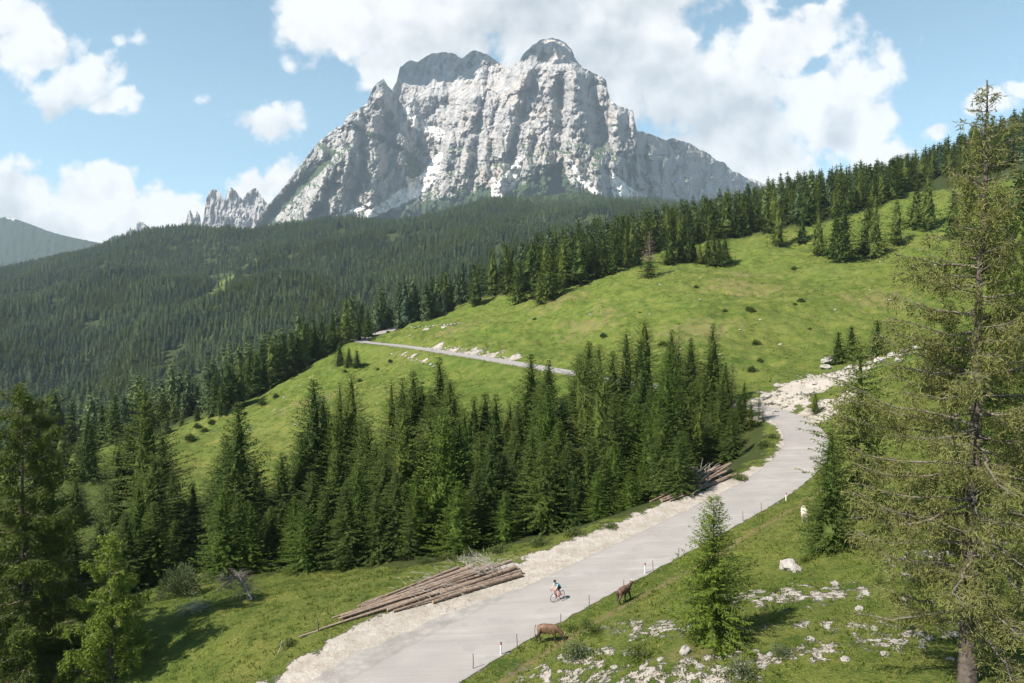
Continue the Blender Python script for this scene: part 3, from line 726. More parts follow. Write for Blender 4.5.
def trunk_mesh(name, h, rb, mat, spines=None, nlim=60, lr=.018, lean=0, seed=0, sides=7):
    r = random.Random(seed); mb = MB()
    k = 7
    pts = [(lean * (i / (k - 1)) ** 2 + r.uniform(-.03, .03) * rb * 3, r.uniform(-.03, .03) * rb * 3, h * i / (k - 1) - (.35 if i == 0 else 0)) for i in range(k)]
    mb.tube(pts, [rb * (1.25 if i == 0 else 1) * (1 - .93 * i / (k - 1)) for i in range(k)], sides)
    if spines:
        sp = spines if len(spines) <= nlim else r.sample(spines, nlim)
        for P, ln in sp: mb.tube([tuple(q) for q in P], [max(lr * .35 * ln, .012), lr * .22 * ln, .006], 4, caps=False)
    return mb.mesh(name, mat, True)
def make_tree(kind, name, h, R, seed, mat, bark, trunk_r, spl=0, lr=.018, **kw):
    V, Fq, sp = conifer(h, R, seed, **kw)
    return dict(name=name, h=h, crown=mesh_np(kind + '_crown', V, Fq, mat), trunk=trunk_mesh(kind + '_trunk', h * .97, trunk_r, bark, sp if spl else None, spl, lr, seed=seed), objs=None)
K = {}
hi = dict(core=.42, nwh=66, nbr=11, step=.28, sl=.66, sw=.175)
K['spruce1'] = make_tree('s1', 'spruce_tree', 22, 5.3, 11, M_SPR, M_BARK, .26, 30, **hi)
K['spruce2'] = make_tree('s2', 'spruce_tree', 22, 4.7, 12, M_SPR, M_BARK, .25, 30, **{**hi, 'gap': .2}, rag=.36, droop=.5)
K['spruce3'] = make_tree('s3', 'spruce_tree', 24, 5.8, 13, M_SPR, M_BARK, .3, 60, cb=.10, power=.75, rag=.4, gap=.2, **{k: v for k, v in hi.items()})
K['slim'] = make_tree('sl', 'spruce_tree', 20, 3.1, 14, M_SPR, M_BARK, .2, 60, cb=.14, rag=.45, gap=.28, power=.7, nwh=50, nbr=6, step=.32, sl=.5, sw=.17)
K['fresh'] = make_tree('fr', 'spruce_tree', 16, 4.7, 15, M_SPL, M_BARK, .2, 0, core=.42, nwh=50, nbr=10, step=.27, sl=.54, sw=.15, rag=.34, droop=.2, tipup=.5)
K['fresh2'] = make_tree('f2', 'spruce_tree', 20, 5.0, 25, M_SPL, M_BARK, .24, 0, core=.4, nwh=58, nbr=10, step=.28, sl=.58, sw=.155, rag=.4, droop=.3, tipup=.4, gap=.2)
K['larch1'] = make_tree('l1', 'larch_tree', 22, 5.3, 16, M_LAR, M_BARKL, .26, 90, core=.3, nwh=54, nbr=9, step=.22, sl=.48, sw=.15, cb=.08, power=.7, droop=.3, gap=.22, rag=.5, hang=1.0)
K['larch2'] = make_tree('l2', 'larch_tree', 20, 5.8, 17, M_LAR, M_BARKL, .26, 90, core=.3, nwh=50, nbr=9, step=.23, sl=.48, sw=.155, cb=.12, power=.55, droop=.25, gap=.22, rag=.55, hang=1.0)
K['larch3'] = make_tree('l3', 'larch_tree', 24, 4.6, 18, M_LAR, M_BARKL, .24, 90, core=.25, nwh=56, nbr=9, step=.22, sl=.48, sw=.16, cb=.08, power=.7, droop=.35, gap=.2, rag=.5, hang=1.0)
mid = dict(core=.5, rollsd=.4, nwh=32, nbr=8, step=.6, sl=1.05, sw=.42)
M_LIT = foliage('light_larch_needles', (.075, .105, .022), (.130, .162, .040), (.19, .205, .07), .28)
K['larch4'] = make_tree('l4', 'larch_tree', 16.5, 3.7, 61, M_LIT, M_BARKL, .2, 60, core=.1, nwh=50, nbr=9, step=.2, sl=.42, sw=.13, cb=.1, power=.6, droop=.3, gap=.18, rag=.45, hang=1.0)
K['mspruce1'] = make_tree('m1', 'spruce_tree', 19, 4.9, 31, M_SPR, M_BARK, .24, 0, **mid)
K['mspruce2'] = make_tree('m2', 'spruce_tree', 19, 4.4, 32, M_SPR, M_BARK, .24, 0, rag=.45, gap=.2, **mid)
K['mspruce3'] = make_tree('m3', 'spruce_tree', 19, 5.4, 33, M_SPR, M_BARK, .26, 0, cb=.1, power=.6, rag=.45, gap=.2, **mid)
K['mlarch1'] = make_tree('n1', 'larch_tree', 19, 5.2, 34, M_LAR, M_BARKL, .24, 40, cb=.1, power=.65, rag=.5, gap=.2, core=.4, nwh=30, nbr=7, step=.5, sl=.75, sw=.28, hang=.9)
K['mlarch2'] = make_tree('n2', 'larch_tree', 19, 4.6, 35, M_LAR, M_BARKL, .24, 40, cb=.08, power=.75, rag=.5, gap=.2, core=.4, nwh=30, nbr=7, step=.5, sl=.75, sw=.28, hang=.9)
K['small'] = make_tree('sm', 'spruce_tree', 8, 2.7, 36, M_SPR, M_BARK, .12, 0, nwh=26, nbr=7, step=.34, sl=.5, sw=.2)
low = dict(core=.6, rollsd=.3, hang=.8, nwh=17, nbr=7, step=1.0, sl=1.7, sw=.75)
K['fspruce1'] = make_tree('o1', 'spruce_tree', 19, 3.9, 41, M_FAR, M_BARK, .24, 0, **low)
K['fspruce2'] = make_tree('o2', 'spruce_tree', 19, 3.4, 42, M_FAR, M_BARK, .24, 0, rag=.4, **low)
K['fspruce3'] = make_tree('o3', 'spruce_tree', 19, 4.6, 43, M_FAR, M_BARK, .24, 0, cb=.1, power=.6, rag=.45, **low)
K['flarch'] = make_tree('o4', 'larch_tree', 19, 4.3, 44, M_LAR, M_BARKL, .24, 0, cb=.1, power=.65, rag=.5, core=.45, nwh=16, nbr=7, step=.9, sl=1.5, sw=.6, gap=.2)

def put(kind, loc, h, label, group, cat='tree', rz=None, wide=1.0):
    """the first call of a kind links the built tree, later calls copy it and its parts"""
    k = K[kind]
    if k['objs'] is None:
        root = thing(k['name'], label, cat, group=group)
        tr = link('trunk', k['trunk'], root); cr = link('crown', k['crown'], root)
        k['objs'] = (root, tr, cr)
    else:
        root = k['objs'][0].copy(); C.objects.link(root)
        for ch in k['objs'][1:]:
            c = ch.copy(); C.objects.link(c); c.parent = root
        root['label'] = label
        if group: root['group'] = group
        elif 'group' in root.keys(): del root['group']
    s = h / k['h']
    root.location = loc; root.rotation_euler = (0, 0, random.uniform(0, 6.28) if rz is None else rz)
    wide *= 1.22; root.scale = (s ** .75 * wide, s ** .75 * wide, s) if s < 1 else (s * wide, s * wide, s)
    return root
ORD = 'first second third fourth fifth sixth seventh eighth ninth tenth eleventh twelfth thirteenth fourteenth fifteenth sixteenth seventeenth eighteenth'.split()
LOOK = dict(spruce1='broad dark spruce', spruce2='ragged dark spruce', spruce3='big ragged spruce', slim='slender dark spruce', fresh='bright green young spruce', fresh2='fresh green spruce', larch1='pale green larch', larch2='wide pale larch', larch3='tall thin larch', larch4='bright leafy larch',
    mspruce1='dark spruce', mspruce2='ragged spruce', mspruce3='broad spruce', mlarch1='light green larch', mlarch2='slim green larch', small='small dark spruce', fspruce1='dark spruce', fspruce2='slim spruce', fspruce3='broad spruce', flarch='green larch')
TOPS = []
def place_row(rows, where, group):
    """rows of (px, top_py, distance | None, base_py | None, kind); numbered by treetop from the left"""
    rows = sorted(rows, key=lambda q: q[0])
    for i, (px, tpy, d, bpy_, kind) in enumerate(rows):
        if d is None:
            p = ground(px, bpy_)
            if p is None: continue
        else: p = at(px, d)
        dd = p.y * CP - (p.z - CZ) * SP
        ztop = float(unproj(px, tpy, dd)[2]); h = max(2.0, ztop - p.z)
        h = min(h, 33)
        o = ORD[i] if i < len(ORD) else 'next'
        lab = f"{LOOK[kind]} {where}" + (f", {o} treetop from left" if len(rows) > 1 else '')
        put(kind, p - Vector((0, 0, .1)), h, lab, group)
        TOPS.append((p.x, p.y))
G1 = 'trees of the roadside grove'
place_row([(237,401,90,0,'spruce1'),(204,471,92,0,'slim'),(280,451,90,0,'spruce2'),(258,480,97,0,'spruce2'),(292,495,84,0,'fresh2'),(222,500,86,0,'spruce2'),(268,505,86,0,'spruce1')], 'at the left end of the grove', G1)
place_row([(313,378,104,0,'spruce1'),(322,395,112,0,'spruce2'),(339,381,112,0,'larch3'),(351,372,108,0,'larch1'),(336,440,88,0,'spruce2'),(357,461,84,0,'fresh2'),(310,470,86,0,'spruce3'),(375,440,90,0,'spruce1'),(322,490,80,0,'spruce2'),(300,430,96,0,'spruce1'),(366,420,96,0,'spruce2'),(345,480,79,0,'spruce1')], 'in the grove beyond the grass slope', G1)
place_row([(391,378,108,0,'larch3'),(402,377,114,0,'spruce2'),(413,370,112,0,'spruce1'),(383,450,84,0,'spruce3'),(439,356,114,0,'spruce2'),(450,378,106,0,'larch2'),(428,405,96,0,'larch1'),(400,420,92,0,'spruce2'),(415,470,79,0,'fresh2'),(440,450,86,0,'spruce2'),(458,480,76.5,0,'fresh'),(395,470,80,0,'spruce1'),(375,490,79,0,'spruce2'),(425,440,90,0,'spruce1'),(408,500,77,0,'slim')], 'behind the middle of the log pile', G1)
place_row([(474,395,104,0,'spruce2'),(485,391,106,0,'spruce1'),(496,393,100,0,'spruce2'),(480,430,88,0,'larch1'),(531,353,116,0,'spruce1'),(549,359,114,0,'spruce2'),(547,390,90,0,'fresh2'),(518,400,98,0,'spruce2'),(505,450,83,0,'spruce3'),(532,430,82,0,'spruce2'),(562,402,100,0,'spruce2'),(490,440,82,0,'spruce1'),(475,470,79,0,'spruce2'),(515,430,88,0,'spruce1'),(545,440,80,0,'spruce3'),(505,490,78,0,'fresh2')], 'behind the thick end of the logs', G1)
place_row([(579,352,124,0,'spruce3'),(589,340,128,0,'spruce1'),(599,343,124,0,'larch1'),(626,328,132,0,'larch1'),(644,319,134,0,'larch2'),(613,350,122,0,'spruce2'),(560,420,86,0,'spruce1'),(589,433,84,0,'spruce2'),(602,408,96,0,'spruce2'),(621,393,98,0,'spruce1'),(635,396,92,0,'fresh'),(616,440,85,0,'fresh2'),(575,470,80,0,'spruce2'),(632,470,82,0,'fresh'),(598,470,79,0,'fresh2'),(570,440,84,0,'spruce1'),(608,390,104,0,'spruce1'),(585,385,110,0,'larch2')], 'in the grove above the gravel edge', G1)
place_row([(672,329,132,0,'spruce2'),(679,322,134,0,'slim'),(691,337,130,0,'spruce1'),(713,323,130,0,'spruce2'),(653,385,96,0,'spruce2'),(659,391,92,0,'fresh2'),(650,415,88,0,'fresh'),(641,425,100,0,'slim'),(690,395,108,0,'larch2'),(666,400,110,0,'spruce1'),(703,372,118,0,'larch1'),(646,455,84,0,'fresh2'),(680,390,112,0,'spruce1'),(700,405,104,0,'larch2'),(660,440,88,0,'fresh2')], 'behind the short log pile', G1)
place_row([(733,356,124,0,'slim'),(726,362,118,0,'spruce2'),(745,380,118,0,'larch3'),(760,383,115,0,'slim'),(752,400,112,0,'larch3'),(720,400,110,0,'larch1'),(735,420,107,0,'larch2'),(764,408,114,0,'slim'),(712,395,112,0,'spruce2'),(740,395,113,0,'spruce2')], 'at the bend end of the grove', G1)
env = np.array([(195,485),(204,473),(237,404),(258,470),(280,452),(300,430),(313,380),(340,384),(351,374),(370,425),(391,380),(413,372),(439,358),(458,385),(474,395),(496,394),(515,388),(531,355),(549,361),(565,380),(579,352),(599,344),(626,328),(644,320),(679,323),(691,337),(713,324),(733,356),(760,384),(772,410)], float)
fr_ = random.Random(77); nf = 0; tries = 0
while nf < 62 and tries < 4000:
    tries += 1
    px = fr_.uniform(205, 765); d = fr_.uniform(78, 126)
    p = at(px, d); a_, b_, c_ = project(p.x, p.y, p.z)
    if not in_poly(np.array([a_]), np.array([b_]), grove)[0] or min((p.x - q[0]) ** 2 + (p.y - q[1]) ** 2 for q in TOPS) < 2.4 ** 2: continue
    tpy = float(np.interp(px, env[:, 0], env[:, 1])) + fr_.uniform(4, 75) + max(0, (100 - d) * 1.6)
    h = float(unproj(px, tpy, d)[2]) - p.z
    if h < 5: continue
    kind = fr_.choices(['spruce1', 'spruce2', 'spruce3', 'fresh2', 'larch1', 'larch2', 'larch3', 'fresh'], [3, 4, 2, 4, 3, 2, 2, 4])[0]
    put(kind, p - Vector((0, 0, .1)), min(h, 28), {'s': 'dark spruce crowded among taller trees inside the roadside grove', 'f': 'bright spruce crowded among taller trees inside the roadside grove', 'l': 'pale larch crowded among darker spruces inside the roadside grove'}[kind[0]], {'s': 'dark spruces inside the grove', 'f': 'bright spruces inside the grove', 'l': 'larches inside the grove'}[kind[0]], wide=fr_.uniform(.85, 1.1))
    TOPS.append((p.x, p.y)); nf += 1
print('fill', nf)
# left side of the picture
G2 = 'trees on the slope at the left'
place_row([(143,380,98,0,'larch1'),(116,437,100,0,'spruce2'),(150,453,90,0,'larch2'),(170,470,96,0,'spruce2'),(128,420,110,0,'spruce3'),(160,430,108,0,'spruce1'),(180,500,100,0,'spruce2'),(135,480,86,0,'fresh2'),(101,450,104,0,'slim'),(150,500,82,0,'spruce1'),(170,520,86,0,'spruce2'),(122,510,80,0,'spruce1'),(190,480,104,0,'spruce2')], 'just left of the grove', G2)
place_row([(86,410,150,0,'spruce2'),(72,476,112,0,'spruce1'),(64,520,88,0,'spruce3'),(62,560,76,0,'spruce2'),(88,540,84,0,'spruce2'),(45,470,90,0,'spruce1'),(90,605,60,0,'fresh'),(42,560,62,0,'larch1'),(70,600,66,0,'spruce2'),(50,530,80,0,'spruce3'),(30,520,72,0,'spruce1'),(75,560,84,0,'spruce1'),(5,480,80,0,'spruce2'),(55,610,60,0,'spruce3'),(25,600,58,0,'spruce2'),(0,560,62,0,'spruce1'),(78,640,57,0,'spruce1'),(96,520,92,0,'spruce2')], 'in the shaded clump at the lower left', G2)
place_row([(53,388,290,0,'mspruce3'),(38,395,280,0,'mspruce1'),(70,400,300,0,'mspruce2'),(100,402,260,0,'mspruce2'),(113,392,250,0,'mspruce1'),(125,398,270,0,'mlarch1'),(28,400,240,0,'mspruce3'),(85,418,230,0,'mlarch2'),(60,425,220,0,'mlarch1'),(45,430,210,0,'mspruce2'),(75,440,200,0,'mlarch1'),(30,440,190,0,'mspruce1'),(55,450,180,0,'mlarch2')], 'in the hollow behind the left trees', G2)
place_row([(160,392,262,0,'mspruce1'),(172,400,255,0,'mlarch1'),(185,392,268,0,'mspruce3'),(196,385,272,0,'mspruce2'),(206,380,270,0,'mspruce1'),(216,372,268,0,'mspruce1'),(180,412,240,0,'mlarch2'),(196,405,238,0,'mspruce2'),(165,418,235,0,'mspruce3'),(150,410,255,0,'mspruce2'),(176,384,280,0,'mspruce1')], 'in the wood left of the grassy spur', G2)
# tree line along the upper edge of the meadow
G3 = 'trees along the far edge of the meadow'
place_row([(215,375,None,416,'mspruce1'),(228,362,None,409,'mspruce3'),(240,358,None,404,'mlarch1'),(250,350,None,398,'mspruce1'),(262,340,None,392,'mspruce2'),(272,335,None,387,'mlarch1'),(283,332,None,380,'mspruce1'),(292,330,None,374,'mspruce1'),(304,322,None,367,'mspruce3'),(314,318,None,360,'mspruce1'),(322,314,None,356,'mspruce2'),(333,312,None,350,'mspruce1'),(346,298,None,343,'mlarch1'),(222,385,None,414,'mspruce2'),(234,372,None,408,'mspruce1'),(256,352,None,396,'mspruce3'),(297,332,None,370,'mlarch1')], 'on the edge left of the far hairpin', G3)
place_row([(358,316,None,340,'mspruce2'),(368,308,None,337,'mspruce1'),(380,298,None,331,'mlarch2'),(396,292,None,327,'mspruce1'),(407,286,None,323,'mspruce2'),(416,281,None,319,'mspruce1'),(427,276,None,316,'mspruce3'),(436,267,None,312,'mspruce2'),(447,272,None,308,'mspruce1'),(459,270,None,304,'mspruce1'),(476,271,None,306,'mspruce3'),(493,249,None,296,'mlarch1'),(468,268,None,299,'mspruce2')], 'on the ridge above the far road', G3)
place_row([(519,261,None,303,'mspruce1'),(532,240,None,297,'mspruce3'),(539,271,None,305,'mlarch2'),(551,243,None,298,'mspruce1'),(545,240,None,294,'mlarch1'),(563,240,None,289,'mlarch1'),(572,236,None,285,'mspruce3'),(580,232,None,284,'mspruce3'),(593,238,None,279,'mspruce2'),(603,233,None,277,'mspruce1'),(613,236,None,273,'mspruce1'),(625,240,None,268,'mlarch2'),(636,232,None,264,'mspruce2')], 'on the ridge above the meadow', G3)
place_row([(670,226,None,264,'mspruce1'),(681,231,None,262,'mspruce1'),(688,234,None,262,'mspruce2'),(693,236,None,260,'mspruce1'),(700,243,None,264,'mlarch2'),(713,230,None,266,'mspruce2'),(708,236,None,262,'mspruce1'),(725,234,None,266,'mspruce1'),(719,238,None,264,'mspruce1')], 'in the upper meadow clump', G3)
place_row([(778,203,None,247,'mlarch1'),(802,213,None,243,'mspruce2'),(818,211,None,256,'mlarch1'),(843,203,None,261,'mspruce1'),(836,208,None,258,'mspruce2'),(874,195,None,259,'mlarch2'),(868,200,None,255,'mspruce1'),(896,197,None,246,'mlarch1'),(927,170,None,231,'mlarch2'),(916,180,None,228,'mspruce2')], 'on the open upper meadow', 'trees on the open hill meadow')
place_row([(838,331,None,364,'mspruce1'),(851,325,None,361,'mspruce1'),(877,319,None,356,'mspruce1')], 'beside the pale scree above the bend', 'small spruces by the scree')
place_row([(340,342,None,366,'mspruce1'),(349,348,None,367,'mspruce1'),(357,350,None,368,'mspruce1')], 'below the far hairpin on the spur', 'small spruces below the far road')
put('larch4', ground(857, 519) - Vector((0, 0, .1)), 16.5, 'tall light larch at the right of the road bend', None, wide=1.25)
put('spruce1', ground(829, 549) - Vector((0, 0, .1)), 9.4, 'dense dark spruce sheltering the pale cow', None, wide=.72)
put('larch2', ground(815, 414) - Vector((0, 0, .05)), 3.8, 'little larch alone on the grass patch beside the scree', None, wide=.8)
place_row([(895,415,95,0,'larch4'),(880,440,88,0,'larch4'),(912,430,98,0,'larch1')], 'behind the old larch, near the bend', 'light trees behind the old larch')
place_row([(950,300,105,0,'spruce2'),(1005,320,90,0,'spruce1'),(985,370,80,0,'spruce3'),(1020,250,75,0,'larch1'),(1040,330,60,0,'spruce1'),(965,330,115,0,'spruce1'),(935,335,110,0,'mspruce3')], 'half hidden behind the old larch', 'trees behind the old larch')
place_row([(1015,170,200,0,'mspruce3'),(1000,190,210,0,'mlarch1'),(985,200,220,0,'mspruce1'),(1030,150,190,0,'mspruce1'),(965,185,260,0,'mlarch2'),(950,190,280,0,'mspruce2'),(1018,215,150,0,'mlarch1')], 'on the slope at the far right edge', 'trees at the right edge')
# wood on the right-hand ridge: individuals nearest the meadow, the rest as one mass
def dist_ok(x, y, L, r): return all((x - a) ** 2 + (y - b) ** 2 > r * r for a, b in L)
ridge = []
tries = 0
rr2 = random.Random(5)
while tries < 9000:
    tries += 1
    px = rr2.uniform(500, 1080); d = math.sqrt(rr2.uniform(255 ** 2, 560 ** 2))
    ridge.append((px, d))
ra = np.array(ridge); gx, gy, _ = unproj(ra[:, 0], 341, ra[:, 1]); gz = zfun(gx, gy)
ppx, ppy, pd = project(gx, gy, gz); fe2 = np.interp(ppx, meadow_edge[:, 0], meadow_edge[:, 1])
ok = ppy < fe2 - 2.5
kept = []
cellr = 4.6
from collections import defaultdict
grid = defaultdict(list)
for q in np.where(ok)[0]:
    x, y = gx[q], gy[q]; c = (int(x // 5), int(y // 5))
    if all((x - a) ** 2 + (y - b) ** 2 > cellr ** 2 for i in (-1, 0, 1) for j in (-1, 0, 1) for a, b in grid[(c[0] + i, c[1] + j)]):
        grid[c].append((x, y)); kept.append((gx[q], gy[q], gz[q], pd[q], ppy[q] - fe2[q]))
kept.sort(key=lambda k: -k[4] + k[3] * .02)
IND = 110
kr = random.Random(9)
for (x, y, z, d, e) in kept[:IND]:
    kind = kr.choices(['mspruce1', 'mspruce2', 'mspruce3', 'mlarch1', 'mlarch2'], [4, 4, 3, 4, 4])[0]
    lar = 'larch' in kind
    put(kind, (x, y, z - .1), kr.uniform(15, 23), 'light green larch in the wood bordering the upper meadow' if lar else 'dark spruce in the wood bordering the upper meadow', 'larches in the meadow-edge wood' if lar else 'spruces in the meadow-edge wood')
for kind in ('fspruce1', 'fspruce2', 'fspruce3', 'flarch'):
    x, y, z, d, e = kept[IND]; kept.pop(IND)
    put(kind, (x, y, z - .1), 19, f"{LOOK[kind]} deep in the wood on the right-hand ridge", None)

def mass(name, pts, kinds, label_kind='stuff'):
    """one object: tree crowns set on points"""
    pts = np.array(pts)
    me = bpy.data.meshes.new(name); me.vertices.add(len(pts)); me.vertices.foreach_set('co', pts[:, :3].astype(np.float32).ravel())
    for nm, ty, colm in (('size', 'FLOAT', 3), ('turn', 'FLOAT', 4)):
        a = me.attributes.new(nm, ty, 'POINT'); a.data.foreach_set('value', pts[:, colm].astype(np.float32))
    a = me.attributes.new('kind_index', 'INT', 'POINT'); a.data.foreach_set('value', pts[:, 5].astype(np.int32))
    o = link(name, me); tag(o, kind='stuff')
    ng = bpy.data.node_groups.new(name, 'GeometryNodeTree')
    ng.interface.new_socket('Geometry', in_out='INPUT', socket_type='NodeSocketGeometry'); ng.interface.new_socket('Geometry', in_out='OUTPUT', socket_type='NodeSocketGeometry')
    gi_ = ng.nodes.new('NodeGroupInput'); go_ = ng.nodes.new('NodeGroupOutput')
    jn = ng.nodes.new('GeometryNodeJoinGeometry')
    for kd in kinds[::-1]:
        oi = ng.nodes.new('GeometryNodeObjectInfo'); oi.inputs['Object'].default_value = K[kd]['objs'][2]; oi.inputs['As Instance'].default_value = True
        ng.links.new(oi.outputs['Geometry'], jn.inputs[0])
    ip = ng.nodes.new('GeometryNodeInstanceOnPoints'); ip.inputs['Pick Instance'].default_value = True
    ng.links.new(gi_.outputs[0], ip.inputs['Points']); ng.links.new(jn.outputs[0], ip.inputs['Instance'])
    def attr(nm, ty):
        n = ng.nodes.new('GeometryNodeInputNamedAttribute'); n.data_type = ty; n.inputs[0].default_value = nm; return n.outputs[0]
    ng.links.new(attr('kind_index', 'INT'), ip.inputs['Instance Index'])
    ng.links.new(attr('size', 'FLOAT'), ip.inputs['Scale'])
    cx_ = ng.nodes.new('ShaderNodeCombineXYZ'); ng.links.new(attr('turn', 'FLOAT'), cx_.inputs[2])
    ng.links.new(cx_.outputs[0], ip.inputs['Rotation'])
    ng.links.new(ip.outputs[0], go_.inputs[0])
    md = o.modifiers.new('trees', 'NODES'); md.node_group = ng
    return o
FK = ['fspruce1', 'fspruce2', 'fspruce3', 'flarch']
pts = [(x, y, z - .3, kr.uniform(.75, 1.2), kr.uniform(0, 6.28), kr.choices([0, 1, 2, 3], [3, 3, 3, 5])[0]) for x, y, z, d, e in kept[IND:]]
mass('forest', pts, FK)
# the far slopes
fr = np.random.default_rng(21)
def far_points():
    P = []
    d = 262.0
    while d < 2900:
        s = np.interp(d, [330, 800, 1500, 2900], [6.4, 7.2, 8.4, 11.5])
        px = np.arange(-330, 1130, s / d * F); px = px + fr.uniform(-.5, .5, len(px)) * s / d * F
        dd = d + fr.uniform(-.5, .5, len(px)) * s
        P.append(np.stack([px, dd], 1)); d += s
    P = np.vstack(P)
    m = ~((P[:, 0] > 500) & (P[:, 1] < 620)) & ~((P[:, 0] > 760) & (P[:, 1] > 560)); P = P[m]
    x, y, _ = unproj(P[:, 0], 341, P[:, 1]); z = zfun(x, y)
    a, b, c = project(x, y, z)
    fe3 = np.interp(a, meadow_edge[:, 0], meadow_edge[:, 1])
    m = (b < fe3 - 3) | (c > np.interp(a, [0, 150, 215, 270, 330, 440, 520], [300, 262, 265, 292, 326, 340, 420]))
    cl_ = clear_mask(x, y, a, b + 3 * fbm(x / 40, y / 40, 1, 3), c)
    m &= ~cl_ | (fr.random(len(x)) < np.where(c > 1900, .4, .08))
    dn = fbm(x / 60, y / 60, 5, 3); m &= (dn > -.42)
    up = sstep(2300, 2900, c); m &= fr.random(len(x)) > up * .5
    x, y, z, c = x[m], y[m], z[m], c[m]
    n = len(x); sc_ = fr.uniform(.62, 1.42, n) * (1 - .3 * up[m]) * np.interp(c, [600, 2600], [.92, 1.02])
    lar = fbm(x / 130, y / 130, 9, 2)
    kd = np.where(lar + fr.normal(0, .25, n) > .30, 3, fr.integers(0, 3, n))
    return np.stack([x, y, z - .3, sc_, fr.uniform(0, 6.28, n), kd], 1)
fp = far_points(); print('far trees', len(fp))
mass('distant_forest', fp, FK)
# ---------------------------------------------------------------- single trees near the camera
def tree_own(name, label, cat, loc, h, V, Fq, mat, trunk_me, limbs=None, group=None, rz=0):
    root = thing(name, label, cat, loc, rz, group)
    t = link('trunk', trunk_me, root)
    if limbs is not None: link('limbs', limbs, root)
    link('crown', mesh_np(name + '_crown', V, Fq, mat), root)
    return root
def big_larch(h, seed, nl, cb, Rf, mat, loc, label, tuft=.15, step=.16, tw=.05, hang=(.25, .9), dens=1.0, droop=.12, lw=1.0, rb=.30):
    """old larch: long uneven limbs, side shoots and hanging twigs set with needle tufts"""
    r = np.random.default_rng(seed); tb = MB(); lb = MB()
    k = 12; px_ = np.cumsum(r.normal(0, .05, k)); px_ -= np.linspace(0, px_[-1], k)
    tp_ = [(px_[i], .4 * px_[::-1][i], h * i / (k - 1) - (.5 if i == 0 else 0)) for i in range(k)]
    tb.tube(tp_, [rb * (1.3 if i == 0 else 1) * (1 - .95 * i / (k - 1)) + .008 for i in range(k)], 10)
    Bs, Ds, Ls, Ws = [], [], [], []
    def shoot(P, wood):
        P = np.array(P); seg = np.linalg.norm(np.diff(P, axis=0), axis=1); S = np.concatenate([[0], np.cumsum(seg)])
        n = max(2, int(S[-1] / .07 * dens)); q = np.sort(r.uniform(.05 * S[-1], S[-1], n))
        X = np.stack([np.interp(q, S, P[:, j]) for j in range(3)], 1)
        d = unit(P[-1] - P[0]) * .7 + r.normal(0, .75, (n, 3))
        Bs.append(X); Ds.append(unit(d)); Ls.append(tuft * r.uniform(.6, 1.3, n)); Ws.append(tw * r.uniform(.7, 1.4, n))
        if wood: lb.tube([tuple(p) for p in P], [wood * (1 - .8 * i / (len(P) - 1)) for i in range(len(P))], 4, caps=False)
    for i in range(nl):
        t = (i + r.uniform(-.5, .5)) / nl; t = min(max(t, 0), .985)
        z0 = h * (cb + (1 - cb) * t); a = i * 2.4 + r.normal(0, .5)
        ln = Rf(t) * r.uniform(.55, 1.2)
        el = .30 * t - droop * (1 - t) + r.normal(0, .13)
        m = 8; s = np.linspace(0, 1, m); wig = np.cumsum(r.normal(0, .03, m)) * ln; wz = np.cumsum(r.normal(0, .022, m)) * ln
        aa = a + .0 * s
        P = np.stack([np.cos(a) * ln * s - np.sin(a) * wig, np.sin(a) * ln * s + np.cos(a) * wig, z0 + ln * s * math.tan(el) + wz - droop * .5 * ln * s * (1 - s) + .10 * ln * s ** 3], 1)
        P[:, 0] += np.interp(z0, [p[2] for p in tp_], [p[0] for p in tp_])
        lb.tube([tuple(p) for p in P], [lw * (.012 + .011 * ln) * (1 - .85 * q) + .004 for q in s], 5, caps=False)
        nsub = int(ln / step)
        for j in range(nsub):
            q = r.uniform(.12, 1.0); b = np.array([np.interp(q, s, P[:, c]) for c in range(3)])
            sg = r.choice([-1, 1]); out = np.array([math.cos(a), math.sin(a), 0]); lat = np.array([-math.sin(a), math.cos(a), 0]) * sg
            sl_ = r.uniform(.35, 1.0) * (.35 + .22 * ln) * (1.1 - .55 * q)
            d = unit(out * r.uniform(.3, 1.0) + lat * r.uniform(.3, 1.0) + np.array([0, 0, r.normal(-.05, .22)]))
            e = b + d * sl_; e[2] -= .12 * sl_
            mm = b + d * sl_ * .5
            shoot([b, mm, e], .009)
            for u in range(int(r.uniform(1, 3.4) * (1 if sl_ > .4 else .5))):
                w_ = r.uniform(.2, 1.0); c0 = b + (e - b) * w_; hl = r.uniform(*hang)
                shoot([c0, c0 + np.array([r.normal(0, .08), r.normal(0, .08), -hl * .5]), c0 + np.array([r.normal(0, .16), r.normal(0, .16), -hl])], 0)
    B, Dv, L, Wd = np.vstack(Bs), np.vstack(Ds), np.concatenate(Ls), np.concatenate(Ws)
    V, Fq = sprays(B, Dv, L, Wd, r.uniform(0, 3.14, len(B)))
    print('big larch faces', len(Fq))
    return tree_own('larch_tree', label, 'tree', loc, h, V, Fq, mat, tb.mesh('larch_trunk', M_BARK, True), lb.mesh('larch_limbs', M_BARKL, True), rz=0)
gR = at(979, 29.5)
big_larch(float(unproj(983, 84, 29.5)[2]) - gR.z, 5, 140, .10, lambda t: 6.7 * (1 - t) ** .92 * (.7 + .3 * min(1, t * 4)) + .25, M_OLD, gR, 'tall old larch with long bare olive branches, nearest tree at the right', .25, .11, .038, (.2, .75), 1.0, .16, 1.0, .33)
gL = at(21, 55)
big_larch(float(unproj(14, 381, 55)[2]) - gL.z, 8, 130, .06, lambda t: 6.2 * (1 - t) ** .65 + .3, M_LAR, gL, 'tall green larch with a dark trunk, nearest tree at the left', .38, .15, .075, (.2, .8), 1.1, .22, .9, .27)
gl2 = ground(113, 681)
